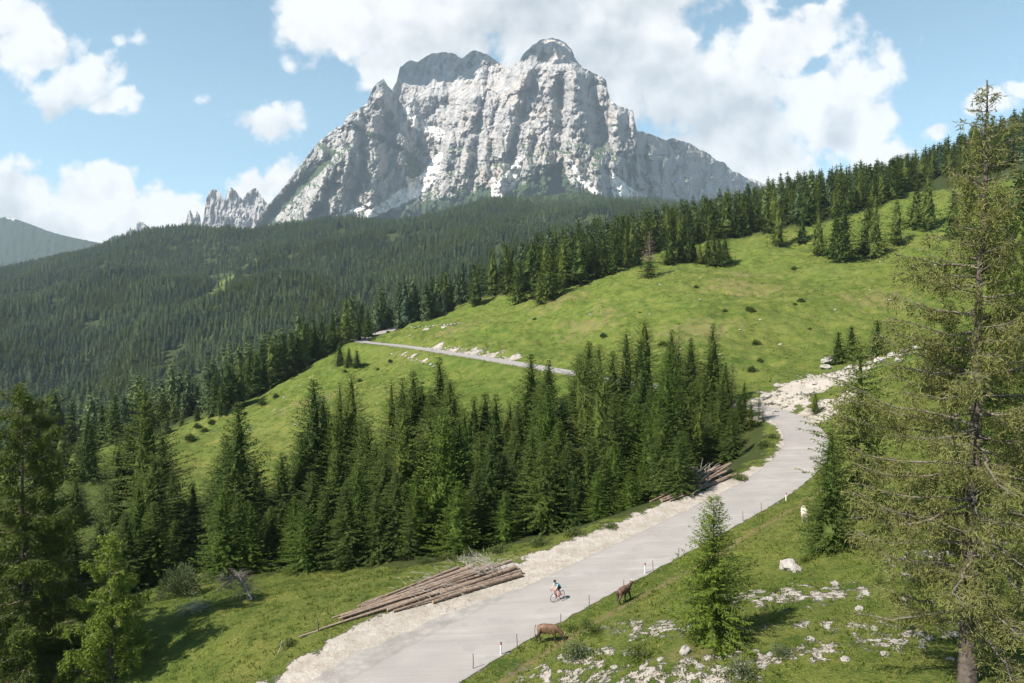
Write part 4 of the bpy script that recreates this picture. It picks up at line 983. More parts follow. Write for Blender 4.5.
big_larch(12.2, 9, 56, .08, lambda t: 3.1 * (1 - t) ** .55 + .2, M_FEA, gl2, 'feathery light green larch with drooping twigs on the lower left slope', .27, .12, .075, (.2, .8), 1.35, .10, .8, .13)
# young larch by the cow track
gy_ = ground(712, 641)
V, Fq, sp = conifer(8.4, 2.35, 77, nwh=52, nbr=11, step=.115, sl=.30, sw=.06, cb=.05, power=.68, droop=.15, tipup=.35, gap=.16, rag=.42, hang=.9, top_rise=.6)
K['young'] = dict(name='larch_tree', h=8.4, crown=mesh_np('young_larch_crown', V, Fq, M_YLA), trunk=trunk_mesh('young_larch_trunk', 8.2, .14, M_BARK, sp, 150, .02), objs=None)
put('young', gy_ - Vector((0, 0, .05)), float(unproj(712, 493, gy_.y * CP - (gy_.z - CZ) * SP)[2]) - gy_.z, 'bright green young larch alone on the stony meadow below the road', None, rz=.6)
# spruce with a dead brown top
p = ground(649, 277)
hd = 18.5
V, Fq, sp = conifer(hd, 4.6, 78, nwh=38, nbr=8, step=.5, sl=.8, sw=.3)
zc = V.reshape(-1, 4, 3)[:, 0, 2]; lowm = zc < hd * .36
root = thing('spruce_tree', 'spruce with a dead brown top and green skirt on the meadow edge', 'tree', p - Vector((0, 0, .1)))
link('trunk', trunk_mesh('dead_top_trunk', hd * .97, .24, M_DRY, sp, 120, .02), root)
Vq = V.reshape(-1, 4, 3); kp = rng.random(len(Vq)) < np.where(lowm, 1, .6)
Va = Vq[lowm & kp].copy(); Va[..., :2] *= 1.1
link('crown', mesh_np('green_skirt', Va.reshape(-1, 3), np.arange(Va.size // 3).reshape(-1, 4), M_SPR), root)
Vb = Vq[~lowm & kp]; tag(link('dead_crown', mesh_np('brown_top', Vb.reshape(-1, 3), np.arange(Vb.size // 3).reshape(-1, 4), M_DEAD), root), 'brown leafless upper crown')

# ---------------------------------------------------------------- logs
def log_bark():
    m, nt, nd, lk, b = nodes_of('log_bark')
    t = N(nt, 'ShaderNodeTexCoord').outputs['Object']; oi = N(nt, 'ShaderNodeObjectInfo')
    mp = N(nt, 'ShaderNodeMapping'); lk.new(t, mp.inputs[0]); mp.inputs['Scale'].default_value = (.6, 3, 3)
    n = noise_n(nt, mp.outputs[0], 3.5, 6, .7)
    c = ramp(nt, n, [(.30, (.045, .030, .022)), (.45, (.13, .088, .062)), (.60, (.23, .170, .130)), (.75, (.38, .315, .26))])
    c = mixc(nt, mth(nt, 'MULTIPLY', oi.outputs['Random'], .45), c, (.24, .175, .135))
    lk.new(c, b.inputs['Base Color']); b.inputs['Roughness'].default_value = .9; bump(nt, b, n, .6, .03); return m
M_LOG = log_bark(); M_CUT = simple('sawn_wood', (.30, .21, .13), .85, .2, 5)
def log_between(A, B, ra, rb_, label, group, seed):
    A, B = Vector(A), Vector(B); d = B - A; L = d.length; r = random.Random(seed)
    root = thing('log', label, 'log', A, 0, group)
    root.rotation_euler = d.to_track_quat('X', 'Z').to_euler()
    mb = MB(); n = 12; bx = r.uniform(-.10, .10); bz = r.uniform(-.05, .05)
    pts = [(L * i / (n - 1), bx * math.sin(math.pi * i / (n - 1)), bz * math.sin(math.pi * i / (n - 1))) for i in range(n)]
    mb.tube(pts, [(ra + (rb_ - ra) * i / (n - 1)) * r.uniform(.93, 1.06) for i in range(n)], 10, caps=False)
    for _ in range(int(L * 1.3)):                               # branch stubs
        q = r.random(); a = r.uniform(0, 6.28); rad = ra + (rb_ - ra) * q; s0 = (L * q, rad * .8 * math.cos(a), rad * .8 * math.sin(a)); k_ = rad + r.uniform(.05, .22)
        if True: mb.tube([s0, (L * q + r.uniform(-.12, .12), k_ * math.cos(a), k_ * math.sin(a))], [.022, .012], 4)
    mb.build('bark', M_LOG, root, True)
    for e, rad in ((pts[0], ra), (pts[-1], rb_)):
        c = MB(); s = -1 if e is pts[0] else 1
        c.tube([(e[0] + s * -.01, e[1], e[2]), (e[0] + s * .035, e[1], e[2])], [rad * .97, rad * .95], 10); c.build('cut_end', M_CUT, root)
    return root
def gz_at(x, y): return float(zfun([x], [y])[0])
# long pile: image lines of each log (thin end -> thick end), and how high the end lies in the stack
A0, A1 = ground(300, 640), ground(518, 572)
axis = Vector((A1.x - A0.x, A1.y - A0.y, 0)); Lp = axis.length; ax = axis / Lp; nrm = Vector((-ax.y, ax.x, 0))
print('log pile length', Lp)
lr_ = random.Random(3)
def pile_log(u0, u1, off0, off1, lv0, lv1, r0, r1, label, grp, seed):
    a = A0 + ax * (u0 * Lp) + nrm * off0; b = A0 + ax * (u1 * Lp) + nrm * off1
    a = Vector((a.x, a.y, gz_at(a.x, a.y) + r0 + lv0)); b = Vector((b.x, b.y, gz_at(b.x, b.y) + r1 + lv1))
    return log_between(a, b, r0, r1, label, grp, seed)
LG = 'logs in the long pile beside the gravel'
pl = [(.55, .985, -.95, -1.0, 0, 0, .15, .22, 'thick bare log at the road side of the long pile'),
      (.38, 1.0, -.55, -.55, 0, .12, .10, .17, 'dark thin log wedged behind the roadside log of the pile'),
      (.36, .72, -.15, -.35, 0, .30, .16, .19, 'short thick log with a sawn end facing left, front of the long pile'),
      (.60, .98, -.35, -.28, .20, .42, .17, .22, 'thick log on top of the front of the long pile'),
      (.0, .62, .35, .15, .10, .25, .07, .17, 'longest thin log, its tip reaching furthest down the grass'),
      (.08, .70, .10, -.05, .08, .2, .07, .17, 'thin log lying beside the longest one at the pile tip')]
for i, q in enumerate(pl): pile_log(*q[:8], q[8], LG, i)
for i in range(22):
    row = i // 8; k = i % 8
    o = .1 + .34 * k + row * .15 - (.0 if row == 0 else -.1)
    u0 = lr_.uniform(.08, .42) if row < 2 else lr_.uniform(.35, .6); u1 = lr_.uniform(.74, .99) - .012 * k
    pile_log(u0, u1, o * .75 + .2 + lr_.uniform(-.25, .25), o + lr_.uniform(-.3, .3), .02 + row * .16 + lr_.uniform(0, .1), row * .36 + lr_.uniform(0, .16), lr_.uniform(.05, .11), lr_.uniform(.11, .25),
             ['bottom layer log buried at the back of the long pile', 'rough log in the middle layer of the long pile', 'rough log on the top layer of the long pile'][row], ['buried logs of the long pile', 'middle logs of the long pile', 'top logs of the long pile'][row], 40 + i)
# short pile in front of the grove
SP0, SP1 = ground(668, 503), ground(733, 472)
ax2 = Vector((SP1.x - SP0.x, SP1.y - SP0.y, 0)); L2 = ax2.length; ax2 /= L2; n2 = Vector((-ax2.y, ax2.x, 0))
print('short pile', L2)
for i in range(24):
    row = 0 if i < 10 else (1 if i < 18 else 2); k = i if row == 0 else (i - 10 if row == 1 else i - 18)
    o = -.6 + .42 * k + row * .45
    sp_ = lr_.uniform(-2.2, 2.2)
    u0 = lr_.uniform(-.05, .25) + row * .18; u1 = lr_.uniform(.82, 1.03)
    a = SP0 + ax2 * (u0 * L2) + n2 * (o + sp_ * .5); b = SP0 + ax2 * (u1 * L2) + n2 * (o - sp_ * .5)
    a = Vector((a.x, a.y, gz_at(a.x, a.y) + .12 + row * .22)); b = Vector((b.x, b.y, gz_at(b.x, b.y) + .15 + row * .42 + lr_.uniform(0, .15)))
    log_between(a, b, lr_.uniform(.07, .12), lr_.uniform(.12, .19), ['log at the bottom of the short jumbled pile', 'log in the middle of the short jumbled pile', 'log on top of the short jumbled pile'][row], ['bottom logs of the short pile', 'middle logs of the short pile', 'top logs of the short pile'][row], 90 + i)
def brush(name, label, c, rad, n, seed, L=(.5, 1.6), up=.5, thick=.015, mat=None, flat=.3):
    r = random.Random(seed); mb = MB()
    for _ in range(n):
        x, y = r.gauss(0, rad), r.gauss(0, rad); z = r.uniform(0, flat)
        a = r.uniform(0, 6.28); l = r.uniform(*L); e = r.uniform(-.1, up)
        p0 = Vector((x, y, z)); d = Vector((math.cos(a), math.sin(a), e)).normalized()
        mb.tube([p0, p0 + d * l * .5 + Vector((0, 0, r.uniform(-.05, .08))), p0 + d * l + Vector((r.uniform(-.1, .1), r.uniform(-.1, .1), r.uniform(-.1, .1)))], [thick, thick * .7, thick * .3], 4)
    o = mb.build(name, mat or M_DRY); o.location = c; return o
b1 = A0 + ax * (Lp * .84) + nrm * 1.3
tag(brush('branch_heap', 'grey trimmed branches heaped on the thick end of the long pile', (b1.x, b1.y, gz_at(b1.x, b1.y) + .95), 1.2, 240, 4, (.4, 1.2)), kind='stuff')
b2 = A0 + ax * (Lp * .62) + nrm * .9
tag(brush('branch_heap', '', (b2.x, b2.y, gz_at(b2.x, b2.y) + .55), 1.6, 240, 6, (.3, .9), .15), kind='stuff')
b3 = SP0 + ax2 * (L2 * .75) + n2 * 2.4
tag(brush('branch_heap', '', (b3.x, b3.y, gz_at(b3.x, b3.y) + .9), 1.3, 60, 8, (.8, 2.4), .9, .03), kind='stuff')

# ---------------------------------------------------------------- posts along the road
M_WHITE = simple('white_post_paint', (.78, .78, .76), .5, .06); M_BLACK = simple('black_band', (.03, .03, .03), .6, .1); M_RED = simple('red_reflector', (.55, .04, .03), .35, .1); M_STAKE = simple('weathered_stake', (.13, .11, .09), .9, .3)
def marker_post(px, py, label):
    g = ground(px, py); r = thing('marker_post', label, 'road marker', g, .55, 'white marker posts along the road'); r.scale = (.85, .85, .9)
    m = MB(); m.tube([(0, 0, -.2), (0, 0, .8)], [.075, .07], 8, squash=(1, .8)); m.build('post', M_WHITE, r, True)
    m = MB(); m.tube([(0, 0, .8), (0, 0, .98)], [.0705, .069], 8, squash=(1, .8)); m.build('band', M_BLACK, r, True)
    m = MB(); m.box((-.066, -.01, .89), (.02, .07, .12)); m.box((0, -.058, .89), (.07, .014, .12)); m.build('reflector', M_RED, r)
    m = MB(); m.tube([(0, 0, .98), (0, 0, 1.04)], [.069, .045], 8, squash=(1, .8)); m.build('cap', M_BLACK, r)
marker_post(501, 655, 'white marker post with red top, below the grazing cow')
marker_post(645, 573.5, 'white marker post with red top, between walking cow and young larch')
marker_post(786, 501, 'white marker post with red top, inside the road bend')
for px, py, l in [(473,669,'near the bottom edge of the picture'),(517,649,'above the lowest white marker post'),(560,628,'behind the grazing cow'),(589,609,'midway between the two brown cows'),(623,592,'behind the walking cow'),(653,573,'just right of the middle white marker post'),(678,559,'left of the young larch top'),(743,521,'right of the young larch top'),(761,512,'halfway up to the bend marker post'),(278,654,'on the grass at the tip of the long log pile'),(318,631,'on the grass beside the thin logs'),(361,606,'on the grass above the middle of the long logs')]:
    g = ground(px, py); m = MB(); m.tube([(0, 0, -.2), (.02, .01, .5), (0, .02, 1.05)], [.035, .032, .028], 6)
    o = m.build('fence_stake', M_DRY if px == 278 else M_STAKE, None, True, g); o.rotation_euler = (random.uniform(-.06, .06), random.uniform(-.06, .06) + (.3 if px == 278 else 0), 0)
    tag(o, f"thin wooden fence stake {l}", 'stake', 'thin stakes along the verge')

# ---------------------------------------------------------------- rocks
def rock_mesh(seed, n=2, rough=.35):
    bm = bmesh.new(); bmesh.ops.create_icosphere(bm, subdivisions=n + 1, radius=1)
    s = seed * 7.7
    co_ = np.array([v.co for v in bm.verts]); f = 1 + rough * fbm(co_[:, 0] * 1.1 + s, co_[:, 1] * 1.1, co_[:, 2] * 1.1 - s, 3) - .18 * np.abs(perlin(co_[:, 0] * 3 + s, co_[:, 1] * 3, co_[:, 2] * 3))
    for v, q in zip(bm.verts, f): v.co = v.co * q; v.co.z = v.co.z * .72
    me = bpy.data.meshes.new('rock'); bm.to_mesh(me); bm.free(); return me
def stone():
    m, nt, nd, lk, b = nodes_of('pale_limestone'); t = N(nt, 'ShaderNodeTexCoord').outputs['Object']; oi = N(nt, 'ShaderNodeObjectInfo')
    n = noise_n(nt, t, 2.2, 6, .7); c = ramp(nt, n, [(.3, (.15, .135, .12)), (.5, (.31, .285, .255)), (.7, (.43, .40, .36))])
    c = mixc(nt, mth(nt, 'MULTIPLY', oi.outputs['Random'], .5), c, (.22, .20, .175)); lk.new(c, b.inputs['Base Color']); b.inputs['Roughness'].default_value = .9; bump(nt, b, n, .8, .2); return m
M_STONE = stone()
RK = [rock_mesh(i) for i in range(6)]
for m in RK: m.materials.append(M_STONE)
def rock(px, py, r, label, group=None, seed=0):
    g = ground(px, py)
    if g is None: return
    rd = random.Random(seed * 13 + int(px * 7 + py)); o = link('rock', RK[rd.randrange(6)], None, g + Vector((0, 0, r * .15)))
    o.rotation_euler = (rd.uniform(-.3, .3), rd.uniform(-.3, .3), rd.uniform(0, 6.28)); o.scale = (r * rd.uniform(.8, 1.25), r * rd.uniform(.7, 1.1), r * rd.uniform(.7, 1.1))
    tag(o, label, 'rock', group)
rock(789, 568, .85, 'large pale boulder in the meadow between young larch and dark spruce')
rock(796, 571, .4, 'small pale boulder at the right foot of the large one')
rock(686, 652, .42, 'white stone lying left of the young larch foot')
for x, y, r in [(660,660,.2),(615,668,.22),(742,630,.25),(770,600,.25),(726,612,.22),(835,585,.3),(860,610,.28),(590,650,.2),(655,630,.18),(690,628,.18),(810,640,.25),(845,660,.25),(700,668,.22),(560,672,.2),(885,655,.22),(905,600,.25),(930,640,.22),(770,655,.2),(905,575,.3),(820,600,.2),(950,660,.2),(1000,650,.25),(875,630,.2)]: rock(x, y, r, 'small white stone on the stony meadow terraces', 'small stones on the meadow', 1)
for x, y, r in [(766,398,1.2),(771,404,1.0),(762,405,.9),(778,395,.7),(829,362,1.9),(826,368,1.2),(842,375,.9),(836,378,.8),(845,380,.7),(850,368,.9),(855,374,.8),(830,377,.7),(848,360,.8),(800,394,.7),(790,398,.6),(812,393,.6),(880,362,1.1),(893,356,1.2),(905,352,1.1),(915,349,1.0),(885,354,.9),(899,361,.8),(925,353,.9),(815,384,.5),(858,380,.7),(795,410,.5),(785,407,.6),(776,412,.6),(770,414,.6),(865,365,.8)]: rock(x, y, r, 'pale boulder in the scree above the road bend', 'boulders of the scree', 2)
rd = random.Random(12)
for i in range(90):
    t = rd.random(); px = 428 + 86 * t; yt = np.interp(px, [428, 445, 460, 490, 515], [348, 347, 347.5, 352, 361]); yb = np.interp(px, [428, 515], [352.5, 366])
    rock(px, rd.uniform(yt, max(yt + .5, yb - 2.2)), rd.uniform(.28, .62), 'white boulder in the bank along the far road', 'boulders banked along the far road', 3)
for i in range(14): rock(412 + i * 3.6, 328 - i * .35 + rd.uniform(-.8, .8), rd.uniform(.4, .8), 'grey stone in the low bank above the far hairpin', 'stones of the low bank', 4)
for i in range(16): rock(392 + i * 2.8, 354 + i * .75 + rd.uniform(-1.5, 1.5), rd.uniform(.3, .6), 'grey stone spilled below the far road', 'stones spilled below the far road', 5)
for x, y in [(405,323),(398,330),(380,342),(410,336),(413,337),(428,341),(375,337),(412,321),(548,308),(600,300),(660,285),(700,300),(820,290),(760,320),(650,315),(590,315),(700,278),(860,300),(835,310),(680,350),(720,355),(640,300),(740,330),(780,345),(870,290),(890,300),(690,262),(920,250),(880,262),(935,265),(855,250),(250,430),(275,410),(330,395),(295,425),(310,378),(330,370),(300,386),(255,404),(350,380),(284,398)]:
    rock(x, y, rd.uniform(.25, .6), 'grey stone poking out of the hill pasture', 'stones in the pasture', 6)

# ---------------------------------------------------------------- shrubs
def shrub_mesh(seed, mat, R=1.0, H=1.1, n=900, sl=.16, sw=.07):
    r = np.random.default_rng(seed)
    a = r.uniform(0, 6.28, n); u = r.random(n) ** .45; el = np.arccos(r.uniform(0, 1, n))
    lob = 1 + .3 * np.sin(a * 3 + seed) + .2 * np.sin(a * 5 + 2 * seed)
    P = np.stack([R * lob * u * np.sin(el) * np.cos(a), R * lob * u * np.sin(el) * np.sin(a), H * u * np.cos(el) * (1 + .2 * np.sin(a * 4)) + .05], 1)
    d = unit(P * [1, 1, .6] + r.normal(0, .5, (n, 3)) + [0, 0, .35])
    return mesh_np('shrub_leaves', *sprays(P, d, sl * r.uniform(.6, 1.4, n), sw * r.uniform(.6, 1.4, n), r.uniform(0, 3.1, n)), mat)
def stems_mesh(seed, R, H):
    mb = MB(); r = random.Random(seed)
    for _ in range(9):
        a = r.uniform(0, 6.28); q = r.uniform(.3, .9); mb.tube([(0, 0, -.05), (q * .4 * R * math.cos(a), q * .4 * R * math.sin(a), H * .5), (q * R * math.cos(a), q * R * math.sin(a), H * .85)], [.025, .016, .006], 4)
    return mb.mesh('shrub_stems', M_BARK)
SH = {'dark': (shrub_mesh(1, M_SPR), stems_mesh(1, 1, 1)), 'grey': (shrub_mesh(2, M_WIL, 1.0, .9), stems_mesh(2, 1, .9)), 'green': (shrub_mesh(3, M_LAR, 1, 1.0), stems_mesh(3, 1, 1)), 'low': (shrub_mesh(4, M_SPR, .95, 1.05, 800, .3, .11), stems_mesh(4, .9, 1.0)), 'weed': (shrub_mesh(5, M_BRO, 1.1, .6, 600, .2, .1), stems_mesh(5, 1, .5))}
def shrub(px, py, r, kind, label, group=None):
    g = ground(px, py)
    if g is None: return
    t = thing('shrub', label, 'shrub', g, random.uniform(0, 6.28), group)
    link('leaves', SH[kind][0], t); link('stems', SH[kind][1], t); t.scale = (r, r, r * random.uniform(.8, 1.15))
shrub(577, 658, .95, 'grey', 'grey green willow shrub below the grazing cow')
shrub(638, 660, 1.0, 'green', 'leafy shrub left of the white stone')
shrub(594, 634, .75, 'green', 'round green shrub between the two brown cows')
shrub(586, 628, .55, 'dark', 'small dark shrub touching the round one between cows')
shrub(572, 631, .5, 'dark', 'low dark bush in front of the grazing cow')
shrub(742, 676, .8, 'grey', 'grey green shrub below the young larch')
shrub(781, 655, .55, 'grey', 'small grey shrub right of the young larch shadow')
shrub(733, 645, .6, 'weed', 'reddish low bush at the right foot of the young larch')
shrub(700, 641, .7, 'green', 'low green skirt bush at the left foot of the young larch')
shrub(776, 593, .4, 'green', 'tiny conifer bush above the young larch shadow')
shrub(880, 585, .5, 'dark', 'small dark bush right of the large boulder')
shrub(805, 562, .4, 'green', 'small bush right beside the large boulder')
for x, y, r in [(696,288,.9),(794,270,1.3),(725,312,.8),(751,312,1.4),(748,310,.8),(801,302,1.2),(795,305,.7),(756,345,1.2),(603,337,1.2),(663,346,1.4),(535,320,.9),(388,333,.8),(397,330,.9),(760,362,.8),(640,313,.4),(810,330,.5),(752,372,1.0)]: shrub(x, y, r, 'low', 'low dark bush dotted on the hill pasture', 'low bushes on the pasture')
for x, y, r in [(276,398,1.1),(262,405,1.3),(245,415,.9),(360,382,.8),(345,372,.8),(378,370,.7),(190,440,1.5),(205,432,1.3),(197,428,1.2),(212,424,1.4),(390,362,.9)]: shrub(x, y, r, 'low', 'bush on the grassy spur left of the far road', 'bushes on the spur')
for x, y, r, l in [(450,559,1.1,'behind the logs, left of their branches'),(470,556,.9,'behind the branch heap on the logs'),(498,553,1.0,'at the upper end of the long logs'),(540,545,.9,'at the grove foot above the gravel'),(575,535,1.0,'at the grove foot, centre of the gravel edge'),(610,528,.8,'at the grove foot near the short pile'),(425,563,.9,'where the grass meets the grove'),(740,480,.9,'right of the short log pile'),(765,447,1.2,'under the last tree before the bend'),(772,438,1.0,'between grove and road bend'),(290,646,.7,'at the tip of the long logs')]: shrub(x, y, r, 'weed', f"leafy weeds {l}", 'weeds along the verge')
# round weeping willow bush, dead bush, fallen grey tree
g = ground(181, 596); t = thing('shrub', 'round pale weeping bush at the shaded wood edge', 'shrub', g)
link('leaves', shrub_mesh(9, M_WIL, 2.0, 2.9, 3200, .4, .08), t); link('stems', stems_mesh(9, 1.6, 2.4), t)
g = ground(192, 613); tag(brush('dead_bush', '', g, .55, 90, 14, (.5, 1.3), 1.4, .02, None, .7), 'small leafless grey bush below the fallen dead tree', 'dead bush')
M_TWIG = simple('dry_twigs', (.15, .125, .105), .9, .3, 8)
g = ground(252, 601); t = thing('fallen_tree', 'bleached dead tree toppled on the grass by the grove', 'dead tree', g, 0)
m = MB(); m.tube([(0, 0, .1), (-.9, .7, 1.1), (-1.9, 1.5, 2.0)], [.11, .09, .06], 7); m.tube([(-1.9, 1.5, 2.0), (-3.2, 1.2, .9), (-3.8, 1.0, .4)], [.07, .05, .035], 6); m.build('trunk', M_DRY, t, True)
m = MB(); r = random.Random(31)
for _ in range(260):
    q = r.uniform(.3, 1); b = Vector((-1.9 * q, 1.5 * q, 2.0 * q)) if r.random() < .7 else Vector((-1.9 - 1.7 * r.random(), 1.3, 1.9 - 1.3 * r.random()))
    a = r.uniform(0, 6.28); l = r.uniform(.7, 2.0); d = Vector((math.cos(a), math.sin(a) * .8, r.uniform(-.5, .7))).normalized()
    m.tube([b, b + d * l * .5 + Vector((0, 0, .12)), b + d * l + Vector((0, 0, -.25 * l))], [.018, .011, .004], 4)
m.build('branches', M_TWIG, t)
# grass tufts on the near meadow: too many to count
def grass():
    r = np.random.default_rng(8); n = 26000
    px = r.uniform(-20, 1044, n); d = np.sqrt(r.uniform(22 ** 2, 105 ** 2, n)); x, y, _ = unproj(px, 341, d)
    z, D, sd, I = zfun(x, y, True); lw_ = np.interp(ROAD_S[I], LOT_S, LOT_W)
    a, b, c = project(x, y, z)
    ok_ = (np.where(sd > 0, D > RHW + lw_ + .3, D > RHW + .15)) & (b > 380) & (fbm(x / 3, y / 3, 12, 3) > -.25)
    ok_ &= ~in_poly(a, b, grove)
    x, y, z = x[ok_], y[ok_], z[ok_]; m = len(x); k_ = 5
    B = np.repeat(np.stack([x, y, z - .02], 1), k_, 0) + r.normal(0, .13, (m * k_, 3)) * [1, 1, 0]
    dv = unit(r.normal(0, .55, (m * k_, 3)) * [1, 1, .3] + [0, 0, 1]); hh_ = np.repeat(r.uniform(.10, .34, m), k_) * r.uniform(.6, 1.2, m * k_)
    return mesh_np('grass', *sprays(B, dv, hh_, .055 + .1 * hh_, r.uniform(0, 3.1, m * k_)), M_GRASS)
M_GRASS = foliage('grass_blades', (.058, .09, .013), (.115, .142, .024), (.24, .22, .07), .3, 0)
def pasture():
    r = np.random.default_rng(18); n = 70000
    px = r.uniform(-20, 1044, n); d = np.sqrt(r.uniform(95 ** 2, 330 ** 2, n)); x, y, _ = unproj(px, 341, d)
    z, D, sd, I = zfun(x, y, True); a, b, c = project(x, y, z)
    fe_ = np.interp(a, meadow_edge[:, 0], meadow_edge[:, 1])
    ok_ = (D > RHW + .5) & (b > fe_) & (fbm(x / 9, y / 9, 12, 4) + .35 * fbm(x / 40, y / 40, 2, 2) > .06) & ~in_poly(a, b, grove)
    x, y, z = x[ok_], y[ok_], z[ok_]; m = len(x); k_ = 3; print('pasture', m)
    B = np.repeat(np.stack([x, y, z - .04], 1), k_, 0) + r.normal(0, .25, (m * k_, 3)) * [1, 1, 0]
    dv = unit(r.normal(0, .9, (m * k_, 3)) * [1, 1, .3] + [0, 0, .9]); hh_ = np.repeat(r.uniform(.15, .5, m), k_) * r.uniform(.6, 1.2, m * k_)
    return mesh_np('grass', *sprays(B, dv, hh_, .10 + .3 * hh_, r.uniform(0, 3.1, m * k_)), M_PAST)
M_PAST = foliage('pasture_tussocks', (.058, .092, .015), (.10, .132, .024), (.22, .205, .07), .25, 0)
tag(link('grass', pasture()), kind='stuff')
tag(link('grass', grass()), kind='stuff')
# ---------------------------------------------------------------- skinned bodies (cows, rider)
def skin_body(name, verts, edges, mat, parent, sub=2, root=0, smooth=True, fat=lambda v: 1.0):
    """verts: list of (x,y,z,rx,ry)"""
    me = bpy.data.meshes.new(name); me.from_pydata([v[:3] for v in verts], edges, [])
    o = link(name, me, None)
    sk = o.modifiers.new('s', 'SKIN'); sk.use_smooth_shade = True
    for i, v in enumerate(verts):
        d = me.skin_vertices[0].data[i]; d.radius = (v[3] * fat(v), (v[4] if len(v) > 4 else v[3]) * fat(v)); d.use_root = (i == root)
    ss = o.modifiers.new('u', 'SUBSURF'); ss.levels = sub; ss.render_levels = sub
    dg = bpy.context.evaluated_depsgraph_get(); dg.update()
    m2 = bpy.data.meshes.new_from_object(o.evaluated_get(dg)); m2.name = name
    o.modifiers.clear(); old = o.data; o.data = m2; bpy.data.meshes.remove(old)
    m2.materials.clear(); m2.materials.append(mat); m2.polygons.foreach_set('use_smooth', [True] * len(m2.polygons))
    o.name = name; o.parent = parent
    return o
def cow_coat(name, a, b_, belly):
    m, nt, nd, lk, b = nodes_of(name); t = N(nt, 'ShaderNodeTexCoord').outputs['Object']
    n = ramp(nt, noise_n(nt, t, 2.2, 5, .65), [(.35, 0.0), (.65, 1.0)]); sp_ = N(nt, 'ShaderNodeSeparateXYZ'); lk.new(t, sp_.inputs[0])
    c = mixc(nt, n, a, b_); c = mixc(nt, ramp(nt, sp_.outputs[2], [(.55, .85), (.8, 0.0)]), c, belly)
    lk.new(c, b.inputs['Base Color']); b.inputs['Roughness'].default_value = .7; return m
M_HORN = simple('horn', (.5, .45, .36), .5, .2); M_HOOF = simple('hoof', (.05, .04, .035), .6, .2)
def cow(loc, rz, label, coat, grazing, stride=0.0, hair=None):
    """faces +X"""
    root = thing('cow', label, 'cow', loc, rz, 'cows beside the road'); root.scale = (.95, .95, .95) if grazing else (.88, .88, .88)
    v = []; e = []
    def ch(pts, start=None):
        p = start
        for q in pts:
            v.append(q); i = len(v) - 1
            if p is not None: e.append((p, i))
            p = i
        return p
    ch([(-.05, 0, 1.02, .33, .36)])                                           # 0 mid trunk
    ch([(-.40, 0, 1.05, .31, .33), (-.68, 0, 1.10, .27, .27), (-.86, 0, 1.12, .15, .17)], 0)   # 1,2,3 rump
    ch([(.32, 0, 1.05, .31, .35), (.62, 0, 1.10, .24, .30)], 0)               # 4,5 chest
    if grazing: hp = ch([(.90, 0, .95, .15, .20), (1.14, 0, .66, .11, .15), (1.30, 0, .42, .105, .13), (1.40, 0, .20, .085, .09), (1.44, 0, .09, .06, .065)], 5)
    else: hp = ch([(.88, 0, 1.28, .14, .19), (1.10, 0, 1.44, .11, .14), (1.28, 0, 1.45, .105, .13), (1.48, 0, 1.34, .085, .09), (1.58, 0, 1.27, .06, .065)], 5)
    for s in (-1, 1):
        st = stride * s
        ch([(-.66, .17 * s, .82, .15, .17), (-.62 + st * .4, .18 * s, .62, .10, .11), (-.80 + st * .8, .18 * s, .46, .062, .065), (-.76 + st, .18 * s, .22, .048, .05), (-.74 + st * 1.1, .18 * s, .06, .055, .055), (-.70 + st * 1.1, .18 * s, .0, .06, .05)], 2)
        ch([(.52, .15 * s, .80, .12, .13), (.52 - st * .5, .16 * s, .56, .075, .075), (.53 - st * .8, .16 * s, .38, .058, .058), (.52 - st, .16 * s, .18, .045, .045), (.54 - st, .16 * s, .06, .055, .055), (.57 - st, .16 * s, .0, .06, .05)], 4)
        hq = (1.20, 0, .58) if grazing else (1.18, 0, 1.50)
    skin_body('body', v, e, coat, root, 2, fat=lambda q: 1.3 if q[2] < .75 and abs(q[1]) > .1 else 1.0)
    he = (1.19, .0, .60) if grazing else (1.16, 0, 1.50)
    for s in (-1, 1):
        m = MB(); m.tube([(he[0], .08 * s, he[2]), (he[0] - .02, .19 * s, he[2] + .0), (he[0], .30 * s, he[2] - .06)], [.03, .06, .015], 6, squash=(.45, 1)); m.build('ear', coat, root, True)
        m = MB(); m.tube([(he[0] + .03, .06 * s, he[2] + .07), (he[0] + .06, .16 * s, he[2] + .14), (he[0] + .10, .18 * s, he[2] + .24)], [.024, .018, .006], 6); m.build('horn', M_HORN, root, True)
    m = MB(); m.tube([(-.94, 0, 1.22), (-1.02, .01, 1.0), (-1.03, .03, .7), (-1.0, .02, .5)], [.035, .025, .02, .018], 6); tl = m.build('tail', coat, root, True)
    m = MB(); m.tube([(-1.0, .02, .5), (-1.0, .02, .42), (-1.0, .02, .3)], [.018, .05, .012], 6); m.build('tuft', M_HOOF, tl, True)
    m = MB(); m.tube([(-.34, 0, .78), (-.34, 0, .62), (-.33, 0, .55)], [.14, .12, .05], 8); m.build('udder', simple('udder_skin', (.45, .28, .22), .6, .1), root, True)
    return root
M_COW1 = cow_coat('brown_coat', (.048, .025, .013), (.150, .078, .036), (.030, .019, .013)); M_COW2 = cow_coat('dark_brown_coat', (.045, .025, .015), (.115, .060, .032), (.03, .02, .014)); M_COW3 = cow_coat('cream_coat', (.44, .36, .28), (.56, .48, .39), (.36, .28, .22))
cow(ground(548, 643) + Vector((0, 0, .07)), -.25, 'brown cow grazing on the verge below the road', M_COW1, True, .08)
cow(ground(624, 602) + Vector((0, 0, .05)), .75, 'dark brown cow walking with its head raised beside the road', M_COW2, False, .20)
cow(ground(804, 521), 1.25, 'pale cream cow standing half behind the dark spruce', M_COW3, True, .05)

